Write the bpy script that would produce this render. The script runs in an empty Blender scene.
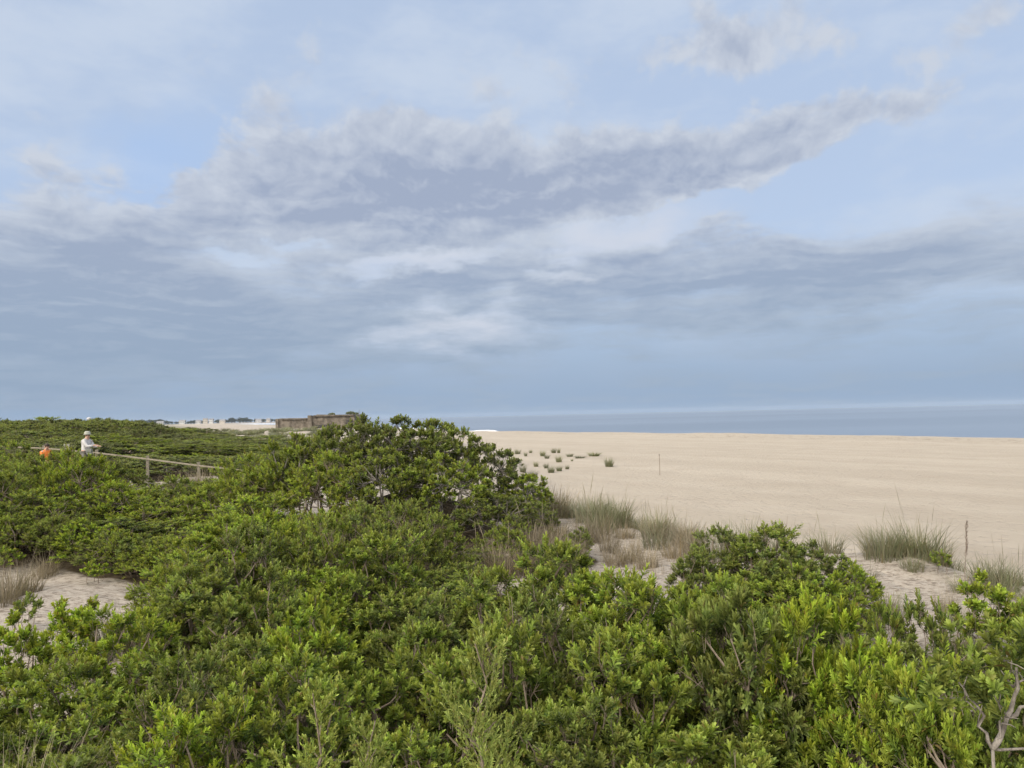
import bpy, math, random
import numpy as np
from mathutils import Matrix, Vector

R = math.radians
rng = np.random.default_rng(7)
random.seed(7)
S = bpy.context.scene
HAZE = 0.00006
COL = S.collection

# ------------------------------------------------------------------ camera
F = 740.0                     # focal length in pixels of the 1024 px frame
EYE = 6.5
PITCH, ROLL = R(2.38), R(-1.346)
cam_d = bpy.data.cameras.new('camera')
cam = bpy.data.objects.new('camera', cam_d)
COL.objects.link(cam)
cam_d.sensor_width = 36.0
cam_d.lens = 36.0 * F / 1024
cam_d.clip_start, cam_d.clip_end = 0.1, 60000
cam.matrix_world = (Matrix.Translation((0, 0, EYE)) @ Matrix.Rotation(math.pi/2 + PITCH, 4, 'X')
                    @ Matrix.Rotation(ROLL, 4, 'Z'))
S.camera = cam


def hor(px):                  # horizon row above a column, used to work out heights from the survey sketch
    return 414.8 - 0.0235 * (px - 512)


def gx(px, d):
    return (px - 512) / F * d


def zat(px, py, d):
    return EYE - (py - hor(px)) / F * d


# ------------------------------------------------------------------ helpers
def tag(o, label=None, cat=None, group=None, kind=None):
    if label: o['label'] = label
    if cat: o['category'] = cat
    if group: o['group'] = group
    if kind: o['kind'] = kind
    return o


def empty(name, loc=(0, 0, 0), rz=0.0, label=None, cat=None, group=None):
    o = bpy.data.objects.new(name, None)
    COL.objects.link(o)
    o.empty_display_size = 0.2
    o.location = loc
    o.rotation_euler = (0, 0, rz)
    return tag(o, label, cat, group)


def mesh_np(name, V, Fc, nper, mat=None, smooth=False, attr=None):
    """V (n,3), Fc flat index array, nper = corners per face (int)."""
    V = np.asarray(V, np.float32); Fc = np.asarray(Fc, np.int32).ravel()
    me = bpy.data.meshes.new(name)
    nf = len(Fc) // nper
    me.vertices.add(len(V)); me.vertices.foreach_set('co', V.ravel())
    me.loops.add(len(Fc)); me.loops.foreach_set('vertex_index', Fc)
    me.polygons.add(nf)
    me.polygons.foreach_set('loop_start', np.arange(0, nf * nper, nper, dtype=np.int32))
    me.polygons.foreach_set('loop_total', np.full(nf, nper, np.int32))
    if smooth:
        me.polygons.foreach_set('use_smooth', np.ones(nf, bool))
    if attr:
        for an, av in attr.items():
            a = me.attributes.new(an, 'FLOAT_COLOR', 'POINT')
            av = np.asarray(av, np.float32)
            if av.shape[1] == 3:
                av = np.hstack([av, np.ones((len(av), 1), np.float32)])
            a.data.foreach_set('color', av.ravel())
    me.update(calc_edges=True)
    me.validate()
    if mat: me.materials.append(mat)
    return me


def obj(name, me, parent=None):
    o = bpy.data.objects.new(name, me)
    COL.objects.link(o)
    if parent is not None: o.parent = parent
    return o


class MB:
    """collects quads / tris for one mesh"""
    def __init__(s): s.v, s.f = [], []
    def add(s, vs, fs):
        n = len(s.v); s.v += [tuple(v) for v in vs]; s.f += [tuple(n + i for i in f) for f in fs]
    def box(s, c, d, rot=None):
        M = rot if rot is not None else Matrix.Identity(3)
        vs = [Vector(c) + M @ Vector((sx*d[0]/2, sy*d[1]/2, sz*d[2]/2)) for sx in (-1, 1) for sy in (-1, 1) for sz in (-1, 1)]
        s.add(vs, [(0, 1, 3, 2), (4, 6, 7, 5), (0, 4, 5, 1), (2, 3, 7, 6), (0, 2, 6, 4), (1, 5, 7, 3)])
    def tube(s, pts, rad, k=6):
        pts = [Vector(p) for p in pts]
        n0 = len(s.v); ring = []
        up = Vector((0.13, 0.31, 0.94))
        for i, p in enumerate(pts):
            t = (pts[min(i+1, len(pts)-1)] - pts[max(i-1, 0)]).normalized()
            u = t.cross(up)
            if u.length < 1e-3: u = t.cross(Vector((1, 0, 0)))
            u.normalize(); w = t.cross(u)
            r = rad[i] if hasattr(rad, '__len__') else rad
            for j in range(k):
                a = 2*math.pi*j/k
                s.v.append(tuple(p + (u*math.cos(a) + w*math.sin(a))*r))
        for i in range(len(pts)-1):
            for j in range(k):
                a, b = n0+i*k+j, n0+i*k+(j+1) % k
                s.f.append((a, b, b+k, a+k))
        s.f.append(tuple(n0+j for j in range(k))[::-1])
        s.f.append(tuple(n0+(len(pts)-1)*k+j for j in range(k)))
    def lathe(s, prof, k=16, c=(0, 0, 0)):
        n0 = len(s.v)
        for r, z in prof:
            for j in range(k):
                a = 2*math.pi*j/k
                s.v.append((c[0]+r*math.cos(a), c[1]+r*math.sin(a), c[2]+z))
        for i in range(len(prof)-1):
            for j in range(k):
                a, b = n0+i*k+j, n0+i*k+(j+1) % k
                s.f.append((a, b, b+k, a+k))
        s.f.append(tuple(n0+j for j in range(k))[::-1])
        s.f.append(tuple(n0+(len(prof)-1)*k+j for j in range(k)))
    def mesh(s, name, mat=None, smooth=False, bevel=0):
        me = bpy.data.meshes.new(name)
        me.from_pydata(s.v, [], s.f); me.validate(); me.update()
        if smooth:
            for p in me.polygons: p.use_smooth = True
        if bevel:
            import bmesh
            bm = bmesh.new(); bm.from_mesh(me)
            bmesh.ops.bevel(bm, geom=bm.edges[:], offset=bevel, segments=2, affect='EDGES', clamp_overlap=True)
            bm.to_mesh(me); bm.free()
        if mat: me.materials.append(mat)
        return me


# ------------------------------------------------------------------ node helper
class NT:
    def __init__(s, tree): s.t = tree; s.n = tree.nodes; s.l = tree.links
    def new(s, typ, **kw):
        nd = s.n.new(typ)
        for k, v in kw.items(): setattr(nd, k, v)
        return nd
    def put(s, sock, val):
        if isinstance(val, bpy.types.NodeSocket): s.l.new(val, sock)
        elif val is not None:
            if hasattr(sock.default_value, '__len__') and not hasattr(val, '__len__'): val = [val]*len(sock.default_value)
            if hasattr(val, '__len__') and len(sock.default_value) == 4 and len(val) == 3: val = (*val, 1)
            sock.default_value = val
    def m(s, op, a, b=None, c=None, clamp=False):
        nd = s.new('ShaderNodeMath', operation=op, use_clamp=clamp)
        s.put(nd.inputs[0], a)
        if b is not None: s.put(nd.inputs[1], b)
        if c is not None: s.put(nd.inputs[2], c)
        return nd.outputs[0]
    def vm(s, op, a, b=None, out=0, scale=None):
        nd = s.new('ShaderNodeVectorMath', operation=op)
        s.put(nd.inputs[0], a)
        if b is not None: s.put(nd.inputs[1], b)
        if scale is not None: s.put(nd.inputs['Scale'], scale)
        return nd.outputs[out]
    dims = '3D'
    def noise(s, vec, scale, detail=4, rough=0.55, dist=0, out=0):
        nd = s.new('ShaderNodeTexNoise', noise_dimensions=s.dims)
        s.put(nd.inputs['Vector'], vec); s.put(nd.inputs['Scale'], scale)
        s.put(nd.inputs['Detail'], detail); s.put(nd.inputs['Roughness'], rough); s.put(nd.inputs['Distortion'], dist)
        return nd.outputs[out]
    def rng(s, v, a, b, c=0.0, d=1.0, smooth=True):
        nd = s.new('ShaderNodeMapRange', interpolation_type='SMOOTHSTEP' if smooth else 'LINEAR')
        s.put(nd.inputs[0], v)
        for i, x in enumerate((a, b, c, d)): s.put(nd.inputs[i+1], x)
        return nd.outputs[0]
    def mix(s, f, a, b, blend='MIX'):
        nd = s.new('ShaderNodeMix', data_type='RGBA', blend_type=blend)
        s.put(nd.inputs[0], f); s.put(nd.inputs[6], a); s.put(nd.inputs[7], b)
        return nd.outputs[2]
    def mapping(s, vec, loc=(0, 0, 0), rot=(0, 0, 0), sc=(1, 1, 1), typ='POINT'):
        nd = s.new('ShaderNodeMapping', vector_type=typ)
        s.put(nd.inputs[0], vec); s.put(nd.inputs[1], loc); s.put(nd.inputs[2], rot); s.put(nd.inputs[3], sc)
        return nd.outputs[0]
    def xyz(s, v):
        nd = s.new('ShaderNodeSeparateXYZ'); s.put(nd.inputs[0], v); return nd.outputs
    def comb(s, x, y, z):
        nd = s.new('ShaderNodeCombineXYZ')
        for i, q in enumerate((x, y, z)): s.put(nd.inputs[i], q)
        return nd.outputs[0]
    def attr(s, name, out='Vector'):
        nd = s.new('ShaderNodeAttribute'); nd.attribute_name = name; return nd.outputs[out]
    def bump(s, h, strength=0.4, dist=0.02, normal=None):
        nd = s.new('ShaderNodeBump'); s.put(nd.inputs['Height'], h)
        s.put(nd.inputs['Strength'], strength); s.put(nd.inputs['Distance'], dist)
        if normal is not None: s.put(nd.inputs['Normal'], normal)
        return nd.outputs[0]


def material(name):
    m = bpy.data.materials.new(name); m.use_nodes = True
    t = NT(m.node_tree); t.n.clear()
    t.out = t.new('ShaderNodeOutputMaterial')
    return m, t


def principled(t, col, rough=0.7, spec=0.3, normal=None, **kw):
    b = t.new('ShaderNodeBsdfPrincipled')
    t.put(b.inputs['Base Color'], col); t.put(b.inputs['Roughness'], rough)
    t.put(b.inputs['Specular IOR Level'], spec)
    if normal is not None: t.put(b.inputs['Normal'], normal)
    for k, v in kw.items(): t.put(b.inputs[k], v)
    return b.outputs[0]


def simple_mat(name, c1, c2, scale=8, rough=0.75, bump=0.3, stretch=(1, 1, 1), spec=0.25):
    m, t = material(name)
    tc = t.new('ShaderNodeTexCoord').outputs['Object']
    v = t.mapping(tc, sc=stretch)
    n = t.noise(v, scale, 5, 0.65)
    c = t.mix(t.rng(n, 0.3, 0.7), c1, c2)
    sh = principled(t, c, rough, spec, t.bump(t.noise(v, scale*3, 4), bump, 0.01))
    t.l.new(sh, t.out.inputs[0])
    return m


def leaf_mat(name, old, young, rough=0.5, trans=0.3, spec=0.3):
    m, t = material(name)
    a = t.xyz(t.attr('leaf_age'))
    oi = t.new('ShaderNodeObjectInfo').outputs['Random']
    age = t.m('ADD', a[0], t.m('MULTIPLY', t.m('SUBTRACT', a[1], 0.5), 0.5), clamp=True)
    c = t.mix(age, old, young)
    c = t.mix(t.m('MULTIPLY', t.rng(a[1], 0.972, 0.975, smooth=False), 0.8), c, (0.20, 0.13, 0.045))
    hs = t.new('ShaderNodeHueSaturation')
    t.put(hs.inputs['Hue'], t.m('ADD', 0.482, t.m('MULTIPLY', a[2], 0.036)))
    t.put(hs.inputs['Saturation'], t.m('ADD', 0.86, t.m('MULTIPLY', oi, 0.2)))
    t.put(hs.inputs['Value'], t.m('MULTIPLY', t.m('ADD', 0.78, t.m('MULTIPLY', a[2], 0.45)), t.m('ADD', 0.74, t.m('MULTIPLY', oi, 0.46))))
    t.put(hs.inputs['Color'], c)
    c = hs.outputs[0]
    p = principled(t, c, rough, spec)
    tr = t.new('ShaderNodeBsdfTranslucent')
    t.put(tr.inputs[0], t.mix(1.0, c, (1.0, 1.05, 0.5), 'MULTIPLY'))
    mx = t.new('ShaderNodeMixShader'); t.put(mx.inputs[0], trans)
    t.l.new(p, mx.inputs[1]); t.l.new(tr.outputs[0], mx.inputs[2])
    t.l.new(mx.outputs[0], t.out.inputs[0])
    return m


M = {}
M['leaf_bright'] = leaf_mat('bayberry_leaf', (0.041, 0.076, 0.016), (0.365, 0.435, 0.070), trans=0.42)
M['leaf_dark'] = leaf_mat('dune_shrub_leaf', (0.062, 0.090, 0.022), (0.31, 0.36, 0.066), trans=0.42)
M['leaf_dull'] = leaf_mat('dull_shrub_leaf', (0.086, 0.108, 0.042), (0.25, 0.275, 0.085), trans=0.4)
M['cedar'] = leaf_mat('cedar_scale', (0.13, 0.165, 0.045), (0.36, 0.41, 0.11), trans=0.35)
M['grass'] = leaf_mat('beach_grass_blade', (0.21, 0.18, 0.12), (0.16, 0.185, 0.10), rough=0.6, trans=0.25)
M['dry'] = leaf_mat('dry_grass_blade', (0.20, 0.165, 0.12), (0.31, 0.26, 0.18), rough=0.7, trans=0.2)
M['far_leaf'] = leaf_mat('town_tree_leaf', (0.03, 0.05, 0.018), (0.06, 0.085, 0.03), trans=0.15)
M['bark'] = simple_mat('grey_bark', (0.10, 0.09, 0.078), (0.235, 0.215, 0.19), 22, 0.85, 0.6, (1, 1, 0.3))
M['twig'] = simple_mat('brown_twig', (0.13, 0.10, 0.075), (0.24, 0.20, 0.16), 15, 0.85, 0.2)
M['wood'] = simple_mat('weathered_wood', (0.15, 0.135, 0.105), (0.27, 0.245, 0.195), 9, 0.85, 0.4, (0.4, 4, 4))
M['pale_wood'] = simple_mat('pale_painted_wood', (0.26, 0.26, 0.23), (0.36, 0.36, 0.325), 9, 0.8, 0.3)
M['concrete'] = None


# ------------------------------------------------------------------ plants
def unit(a): return a / np.maximum(np.linalg.norm(a, axis=-1, keepdims=True), 1e-9)


def leaves_mesh(base, axis, side, nrm, L, W, age, rnd, rshoot, fold=0.25, droop=0.12, wide=0.56):
    """one folded blade of six triangles per leaf"""
    n = len(base)
    L = L[:, None]; W = W[:, None]
    mid = base + axis*L*wide
    up = nrm*W*fold
    far_ = base + axis*L*0.90 - nrm*L*droop*0.7
    V = np.stack([base, mid + side*W*0.5 + up, mid - nrm*W*0.1, mid - side*W*0.5 + up, base + axis*L - nrm*L*droop,
                  far_ + side*W*0.33 + up*0.5, far_ - side*W*0.33 + up*0.5], 1)
    idx = np.arange(n)[:, None]*7
    T = np.array([0, 2, 1, 0, 3, 2, 2, 5, 1, 2, 4, 5, 2, 6, 4, 2, 3, 6])[None] + idx
    at = np.repeat(np.stack([age, rnd, rshoot], 1), 7, 0)
    return V.reshape(-1, 3), T.reshape(-1), at


def rosettes(sb, sd, sl, nl, leaf_len, leaf_w, r, t0=0.42, a_low=58, a_tip=10, young=1.0):
    """leaves spiralling up each shoot: sb base, sd direction, sl length"""
    n = len(sb)
    k = np.arange(nl)
    t = t0 + (1-t0)*(k+0.5)/nl
    tt = np.tile(t, (n, 1)) + r.normal(0, 0.02, (n, nl))
    ph = k*2.39996 + r.uniform(0, 6.28, (n, 1)) + r.normal(0, 0.25, (n, nl))
    ref = np.where(np.abs(sd[:, 2:3]) > 0.9, np.array([[1., 0, 0]]), np.array([[0, 0, 1.]]))
    u = unit(np.cross(sd, ref)); w = np.cross(sd, u)
    rad = u[:, None]*np.cos(ph)[..., None] + w[:, None]*np.sin(ph)[..., None]
    th = np.radians(a_low + (a_tip-a_low)*np.clip((tt-t0)/(1-t0), 0, 1)**1.2) + r.normal(0, 0.16, (n, nl))
    ax = sd[:, None]*np.cos(th)[..., None] + rad*np.sin(th)[..., None]
    ax = unit(ax + np.array([0, 0, 0.12]))
    nrm = unit(sd[:, None]*np.sin(th)[..., None] - rad*np.cos(th)[..., None])
    side = unit(np.cross(ax, nrm))
    p = sb[:, None] + sd[:, None]*(tt*sl[:, None])[..., None]
    LL = leaf_len*r.uniform(0.72, 1.2, (n, nl))*(1.0 - 0.35*np.clip((tt-0.75)/0.25, 0, 1))
    WW = LL*leaf_w*r.uniform(0.85, 1.15, (n, nl))
    shoot_age = r.beta(2.2, 2.2, n)
    age = np.clip((tt-0.25)/0.75, 0, 1)**1.15*young*(0.5+0.9*shoot_age[:, None])
    rs = np.repeat(r.uniform(0, 1, (n, 1)), nl, 1)
    f = lambda a: a.reshape(-1, 3)
    return leaves_mesh(f(p), f(ax), f(side), f(nrm), LL.ravel(), WW.ravel(), np.clip(age, 0, 1).ravel(), r.uniform(0, 1, n*nl), rs.ravel())


def curve_pts(a, b, sag, n=4, r=None):
    a, b = np.array(a, float), np.array(b, float)
    t = np.linspace(0, 1, n)[:, None]
    p = a*(1-t) + b*t
    bulge = np.array(sag)*(4*t*(1-t))
    if r is not None:
        j = r.normal(0, 0.015, p.shape)*np.linalg.norm(b-a)*2; j[0] = 0; j[-1] = 0
        p = p + j
    return p + bulge


def make_shrub(seed, H=1.5, Rr=0.85, lobes=44, shoots=15, nl=22, leaf=0.075, lw=0.30, lobe_r=0.24, inner=0.25,
               bare=0, low=-0.15, mat='leaf_bright', spiky=0.0, stems=6, bark='twig', young=1.0):
    """returns (foliage mesh, stem mesh); unit shrub H tall, Rr radius, base at origin"""
    r = np.random.default_rng(seed)
    i = np.arange(lobes) + 0.5
    zz = 1 - (1-low)*i/lobes
    ph = i*2.39996 + r.normal(0, 0.25, lobes)
    zz = np.clip(zz + r.normal(0, 0.06, lobes), low, 1)
    cr = np.sqrt(np.maximum(0, 1-zz**2))
    d = np.stack([cr*np.cos(ph), cr*np.sin(ph), zz], 1)
    lump = np.minimum(1 + 0.16*np.sin(3*ph + seed) * cr + r.normal(0, 0.09, lobes), 1.1)
    depth = np.where(r.uniform(0, 1, lobes) < inner, r.uniform(0.6, 0.85, lobes), 1.0)*lump
    c = d*np.array([Rr-lobe_r*0.6, Rr-lobe_r*0.6, H*0.58-lobe_r*0.6])*depth[:, None] + np.array([0, 0, H*0.42])
    n = unit(d + np.array([0, 0, 0.75]))
    lr = lobe_r*r.uniform(0.7, 1.25, lobes)
    # shoots
    ns = lobes*shoots
    li = np.repeat(np.arange(lobes), shoots)
    dd = unit(n[li] + r.normal(0, 0.60, (ns, 3)))
    dd = unit(dd + np.array([0, 0, 0.45]))
    sb = c[li] - n[li]*lr[li, None]*0.6 + r.normal(0, 0.12, (ns, 3))*lr[li, None]
    sl = lr[li]*r.uniform(1.0, 1.25, ns)*(1 + spiky*r.uniform(0, 1, ns)**3)
    V, T, A = rosettes(sb, dd, sl, nl, leaf, lw, r, young=young)
    fol = mesh_np('foliage', V, T, 3, M[mat], attr={'leaf_age': A})
    # stems
    mb = MB()
    mains = []
    for k in range(stems):
        a = k*2*math.pi/stems + r.uniform(-0.4, 0.4)
        top = np.array([math.cos(a)*Rr*0.45, math.sin(a)*Rr*0.45, H*r.uniform(0.45, 0.62)])
        p = curve_pts((math.cos(a)*0.06, math.sin(a)*0.06, -0.12), top, (math.cos(a)*0.05, math.sin(a)*0.05, 0.02), 6, r)
        rad = 0.016*H
        mb.tube(p, np.linspace(rad, rad*0.45, 6), 6); mains.append(p)
    allp = np.concatenate([p[2:] for p in mains])
    for k in range(lobes):
        q = allp[np.argmin(np.linalg.norm(allp - c[k], axis=1) + r.uniform(0, 0.12, len(allp)))]
        e = c[k] - n[k]*lr[k]*0.5
        mb.tube(curve_pts(q, e, (0, 0, -0.02), 4, r), np.linspace(0.0075*H, 0.004*H, 4), 4)
    for k in range(0, ns, 2):
        mb.tube([sb[k], sb[k]+dd[k]*sl[k]*0.9], [0.0028, 0.0016], 3)
    for k in range(bare):                               # leafless twigs that stand out of the crown
        j = r.integers(0, lobes)
        e = c[j] + unit(n[j] + r.normal(0, 0.4, 3))*lr[j]*r.uniform(0.6, 1.35)
        p = curve_pts(c[j]-n[j]*lr[j]*0.6, e, r.normal(0, 0.02, 3), 4, r)
        mb.tube(p, np.linspace(0.0045, 0.0018, 4), 3)
        for q in range(3):
            s0 = p[1+q % 2]; mb.tube([s0, s0 + unit(n[j]+r.normal(0, 0.7, 3))*lr[j]*0.5], [0.003, 0.0014], 3)
    return fol, mb.mesh('stem', M[bark])


def make_grass(seed, n=110, h=0.75, spread=0.14, lean=0.35, width=0.006, mat='grass', stalks=4, green=0.5):
    r = np.random.default_rng(seed)
    V, Q, A = [], [], []
    for k in range(n + stalks):
        st = k >= n
        a = r.uniform(0, 6.283); rr = spread*math.sqrt(r.uniform(0, 1))
        b = np.array([rr*math.cos(a), rr*math.sin(a), -0.03])
        az = a + r.normal(0, 0.7)
        out = np.array([math.cos(az), math.sin(az), 0])
        ln = h*r.uniform(0.3, 1.15)*(1.45 if st else 1)
        le = lean*r.uniform(0.3, 1.5)*(0.4 if st else 1)
        wd = width*r.uniform(0.7, 1.3)*(0.5 if st else 1)
        sd = np.array([-out[1], out[0], 0])*wd
        if r.uniform() < 0.5: sd = (out*0.6 + np.array([-out[1], out[0], 0])*0.8)*wd
        g = np.clip(r.normal(green, 0.3), 0, 1); rn = r.uniform()
        base = len(V)
        K = 5
        for i in range(K+1):
            t = i/K
            p = b + np.array([0, 0, ln*(t - 0.28*le*t*t*1.2)]) + out*ln*le*t**1.8
            w = (1-t**1.5)*1.0 + 0.08
            if st and t > 0.72: w = 2.3*(1-t)/0.28+0.3
            V += [p-sd*w, p+sd*w]
            A += [(g if not st else 0.0, rn, 0.4+0.4*t)]*2
        for i in range(K):
            q = base+i*2; Q += [q, q+1, q+3, q+2]
    return mesh_np('blades', np.array(V), Q, 4, M[mat], attr={'leaf_age': np.array(A)})


def make_cedar(seed, H=1.0, wid=0.34, drop=0.0):
    """young red cedar: a leader and rising feathery side sprays"""
    r = np.random.default_rng(seed)
    mb = MB()
    lead = curve_pts((0, 0, -0.1), (r.normal(0, 0.03), r.normal(0, 0.03), H), (0.015, 0.01, 0), 8, r)
    mb.tube(lead, np.linspace(0.013, 0.003, 8), 5)
    if drop > 0: mb.tube(curve_pts((0.03, 0.02, -drop-0.1), lead[0], (0.02, 0, 0), 5, r), np.linspace(0.022, 0.013, 5), 6)
    sb, sd, sl = [], [], []
    def spray(p0, d0, ln, depth):
        n = max(3, int(ln/0.030))
        p = np.array(p0, float); d = np.array(d0, float)
        for i in range(n):
            t = i/n
            d = unit(d + np.array([0, 0, 0.10]) + r.normal(0, 0.07, 3))
            q = p + d*ln/n
            sb.append(p); sd.append(d); sl.append(ln/n*1.5)
            if depth > 0 and t < 0.85 and i % 2 == 0:
                for s in (-1, 1):
                    sidev = unit(np.cross(d, [0, 0, 1]))*s
                    spray(q, unit(d*0.85 + sidev*0.75 + r.normal(0, 0.22, 3)), ln*(0.42*(1-t)+0.10)*r.uniform(0.6, 1.2), depth-1)
            p = q
    nb = 20
    for k in range(nb):
        t = 0.10 + 0.86*k/nb
        j = t*7; i0 = int(j); p = lead[i0]*(1-(j-i0)) + lead[min(i0+1, 7)]*(j-i0)
        a = k*2.39996 + r.normal(0, 0.3)
        d = unit(np.array([math.cos(a), math.sin(a), 0.75 + 0.5*t + r.normal(0, 0.12)]))
        ln = wid*(1.15 - 0.85*t)*r.uniform(0.6, 1.35)
        mb.tube([p, p+d*ln*0.5], [0.004, 0.002], 3)
        spray(p, d, ln, 1)
    spray(lead[-2], [0, 0, 1], H*0.18, 1)
    V, T, A = rosettes(np.array(sb), np.array(sd), np.array(sl), 7, 0.024, 0.24, r, 0.0, 30, 18)
    A[:, 0] = np.clip(A[:, 0] + 0.25, 0, 1)
    return mesh_np('foliage', V, T, 3, M['cedar'], attr={'leaf_age': A}), mb.mesh('trunk', M['twig'])


# ------------------------------------------------------------------ terrain
SY = np.array([-400, -50, 60, 107, 149, 230, 262, 400, 840, 1250, 1500, 1800, 1950, 2250, 2400, 3200, 9000])
SX = np.array([330, 165, 98, 74, 51, -3, -16, -78, -270, -460, -590, -740, -735, -600, -900, -2600, -9000])
DY = np.array([-60, 0, 9, 13, 16, 18.5, 21, 26, 36, 50, 70, 100, 180, 260, 350, 840, 2000, 9000])
DX = np.array([16, 13.5, 11.6, 9.8, 7.6, 5.3, 3.9, 3.4, 3.0, 2.8, 1.2, -3, -20, -44, -84, -340, -1250, -9500])


def sstep(x): x = np.clip(x, 0, 1); return x*x*(3-2*x)


_ph = np.random.default_rng(3).uniform(0, 6.28, 40)
_an = np.random.default_rng(4).uniform(0, 6.28, 40)


def fbm(x, y, wl, octaves=4, k0=0):
    z = 0*x; amp = 1
    for o in range(octaves):
        for q in range(3):
            i = (k0 + o*3 + q) % 40
            z = z + amp*np.sin((x*np.cos(_an[i]) + y*np.sin(_an[i]))*6.283/wl + _ph[i] + 1.3*np.sin((x*np.sin(_an[i]) - y*np.cos(_an[i]))*6.283/wl/1.7))/3
        wl *= 0.52; amp *= 0.5
    return z


def ground(x, y):
    x = np.asarray(x, float); y = np.asarray(y, float)
    s = (np.interp(y, SY, SX) - x)*0.86                   # metres landward of the waterline
    z = np.where(s < 0, np.maximum(s*0.05, -4), np.minimum(s/13, 1)*1.0)
    z = np.where(s >= 0, 2.0*sstep((s+3)/17) - 0.06*sstep((s-14)/30), z)
    far = sstep((y-1000)/500)
    z = z + np.where(s > 8, 0.03*fbm(x, y, 6, 3) + 0.22*fbm(x, y, 38, 3, 3)*np.exp(-((s-22)/14)**2), 0)
    # dunes
    e = np.interp(y, DY, DX) + 0.35*fbm(x*0, y, 5, 2)
    w = 2.4 + 0.03*np.abs(y)
    dn = sstep((e - x)/w)
    q = x/np.maximum(y, 6.0)
    hd = 3.25 + 0.40*sstep((np.hypot(x, y)-7)/5)
    hd = hd + 0.55*sstep((-x-3)/9)*sstep((y-9)/6)
    hd = hd - 0.75*sstep((y-21)/14)*sstep((q+0.30)/0.25)
    hd = hd + 0.55*sstep((y-32)/30)*sstep((-q-0.42)/0.15)
    hd = hd - 0.75*sstep((y-120)/100)
    hd = hd + 0.95*np.exp(-(((x+2.7)/2.6)**2 + ((y-18.3)/2.4)**2))
    hd = hd + 0.355*np.exp(-(((x+17.0)/1.6)**2 + ((y-29.4)/1.7)**2))     # the path rises a little here
    hd = hd + 0.16*fbm(x, y, 7.5, 4, 5)*(1-0.5*far)
    hd = np.where(y > 40, hd + 0.25*fbm(x, y, 35, 3, 9), hd)
    z = z + np.maximum(hd - 2.0, 0.1)*dn
    z = np.where(far > 0, z*(1-far) + far*np.where(s > 0, np.minimum(z, 2.6), z), z)
    return z


def gz(x, y): return float(ground(np.array([x]), np.array([y]))[0])


# ------------------------------------------------------------------ plant prototypes
PR = {}
PR['near'] = [make_shrub(11+i, 1.5, 0.66, [40, 36, 46, 32, 42][i], 14, 20, [0.058, 0.064, 0.052, 0.067, 0.056][i], 0.32, [0.185, 0.2, 0.17, 0.215, 0.18][i], bare=[8, 18, 5, 10, 36][i], spiky=[0.1, 0.25, 0.05, 0.15, 0.35][i], inner=0.34, low=-0.45) for i in range(5)]
PR['big'] = [make_shrub(31+i, 1.5, 0.68, 36, 14, 25, 0.072, 0.27, 0.20, bare=10, spiky=0.12, inner=0.34, low=-0.5) for i in range(3)]
PR['open'] = [make_shrub(41+i, 1.5, 0.95, 72, 10, 14, 0.068, 0.40, 0.155, bare=170, spiky=0.15, mat='leaf_dark', bark='bark', low=-0.25) for i in range(3)]
PR['fine'] = [make_shrub(51+i, 1.5, 0.95, 52, 12, 15, 0.066, 0.36, 0.19, bare=60, spiky=0.35, mat='leaf_dark', low=-0.25) for i in range(3)]
PR['dull'] = [make_shrub(61+i, 1.9, 1.75, 120, 12, 13, 0.095, 0.38, 0.27, bare=60, spiky=0.2, mat='leaf_dull', low=-0.3, stems=9) for i in range(3)]
PR['bushlet'] = [make_shrub(81+i, 0.8, 0.40, 20, 9, 15, 0.072, 0.36, 0.13, bare=14, spiky=0.3, stems=5, low=-0.75) for i in range(2)]
PR['sprout'] = [make_shrub(71+i, 0.6, 0.34, 9, 7, 18, 0.062, 0.34, 0.13, bare=14, spiky=0.5, stems=4, low=0.1) for i in range(2)]


NOM = {'near': (0.66, 1.5), 'big': (0.68, 1.5), 'open': (0.95, 1.5), 'fine': (0.95, 1.5), 'dull': (1.75, 1.9), 'bushlet': (0.40, 0.8)}


def plant(kind, x, y, sx, sz, rz, name, label, cat, group, tilt=0.0):
    """a copy of one prototype: root + foliage + stem"""
    fol, stem = random.choice(PR[kind])
    if kind in NOM: sx, sz = sx*0.9/NOM[kind][0], sz*1.5/NOM[kind][1]
    o = empty(name, (x, y, gz(x, y)-0.03), rz, label, cat, group)
    o.rotation_euler = (random.uniform(-tilt, tilt), random.uniform(-tilt, tilt), rz)
    o.scale = (sx, sx*random.uniform(0.92, 1.08), sz)
    obj('foliage', fol, o); obj('stem', stem, o)
    return o


PLACED = []     # x, y, radius : for the litter on the ground


def scatter(kinds, name, label, cat, group, dlim, plim, spacing, top, hlim=(0.6, 2.6), rk=0.62, tries=6000, maxn=300, seed=1, limit=None, jit=0.10):
    r = random.Random(seed)
    pts = []
    for _ in range(tries):
        d = math.sqrt(r.uniform(dlim[0]**2, dlim[1]**2)); px = r.uniform(*plim)
        if limit and not limit(px, d): continue
        x = gx(px, d); sp = spacing(d) if callable(spacing) else spacing
        if any((x-a)**2 + (d-b)**2 < (0.5*(sp+c))**2 for a, b, c in pts): continue
        zt = top(px, d)
        if zt is None: continue
        g = gz(x, d); h = zt - g + r.uniform(-jit, jit)
        h = max(h, hlim[0])
        if h > hlim[1]: h = hlim[1]
        pts.append((x, d, sp))
        kd = kinds(px, d, r) if callable(kinds) else kinds
        lb = label(px, d) if callable(label) else label
        gp = group(px, d) if callable(group) else group
        rad = max(sp*rk/0.9*1.25, 0.42*h)*r.uniform(0.9, 0.9+jit*2.2)
        plant(kd, x, d, rad/0.9, h/1.5, r.uniform(0, 6.28), name, lb, cat, gp, 0.08)
        PLACED.append((x, d, rad))
        if len(pts) >= maxn: break
    return pts


def interp(v, xs, ys): return float(np.interp(v, xs, ys))


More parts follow.
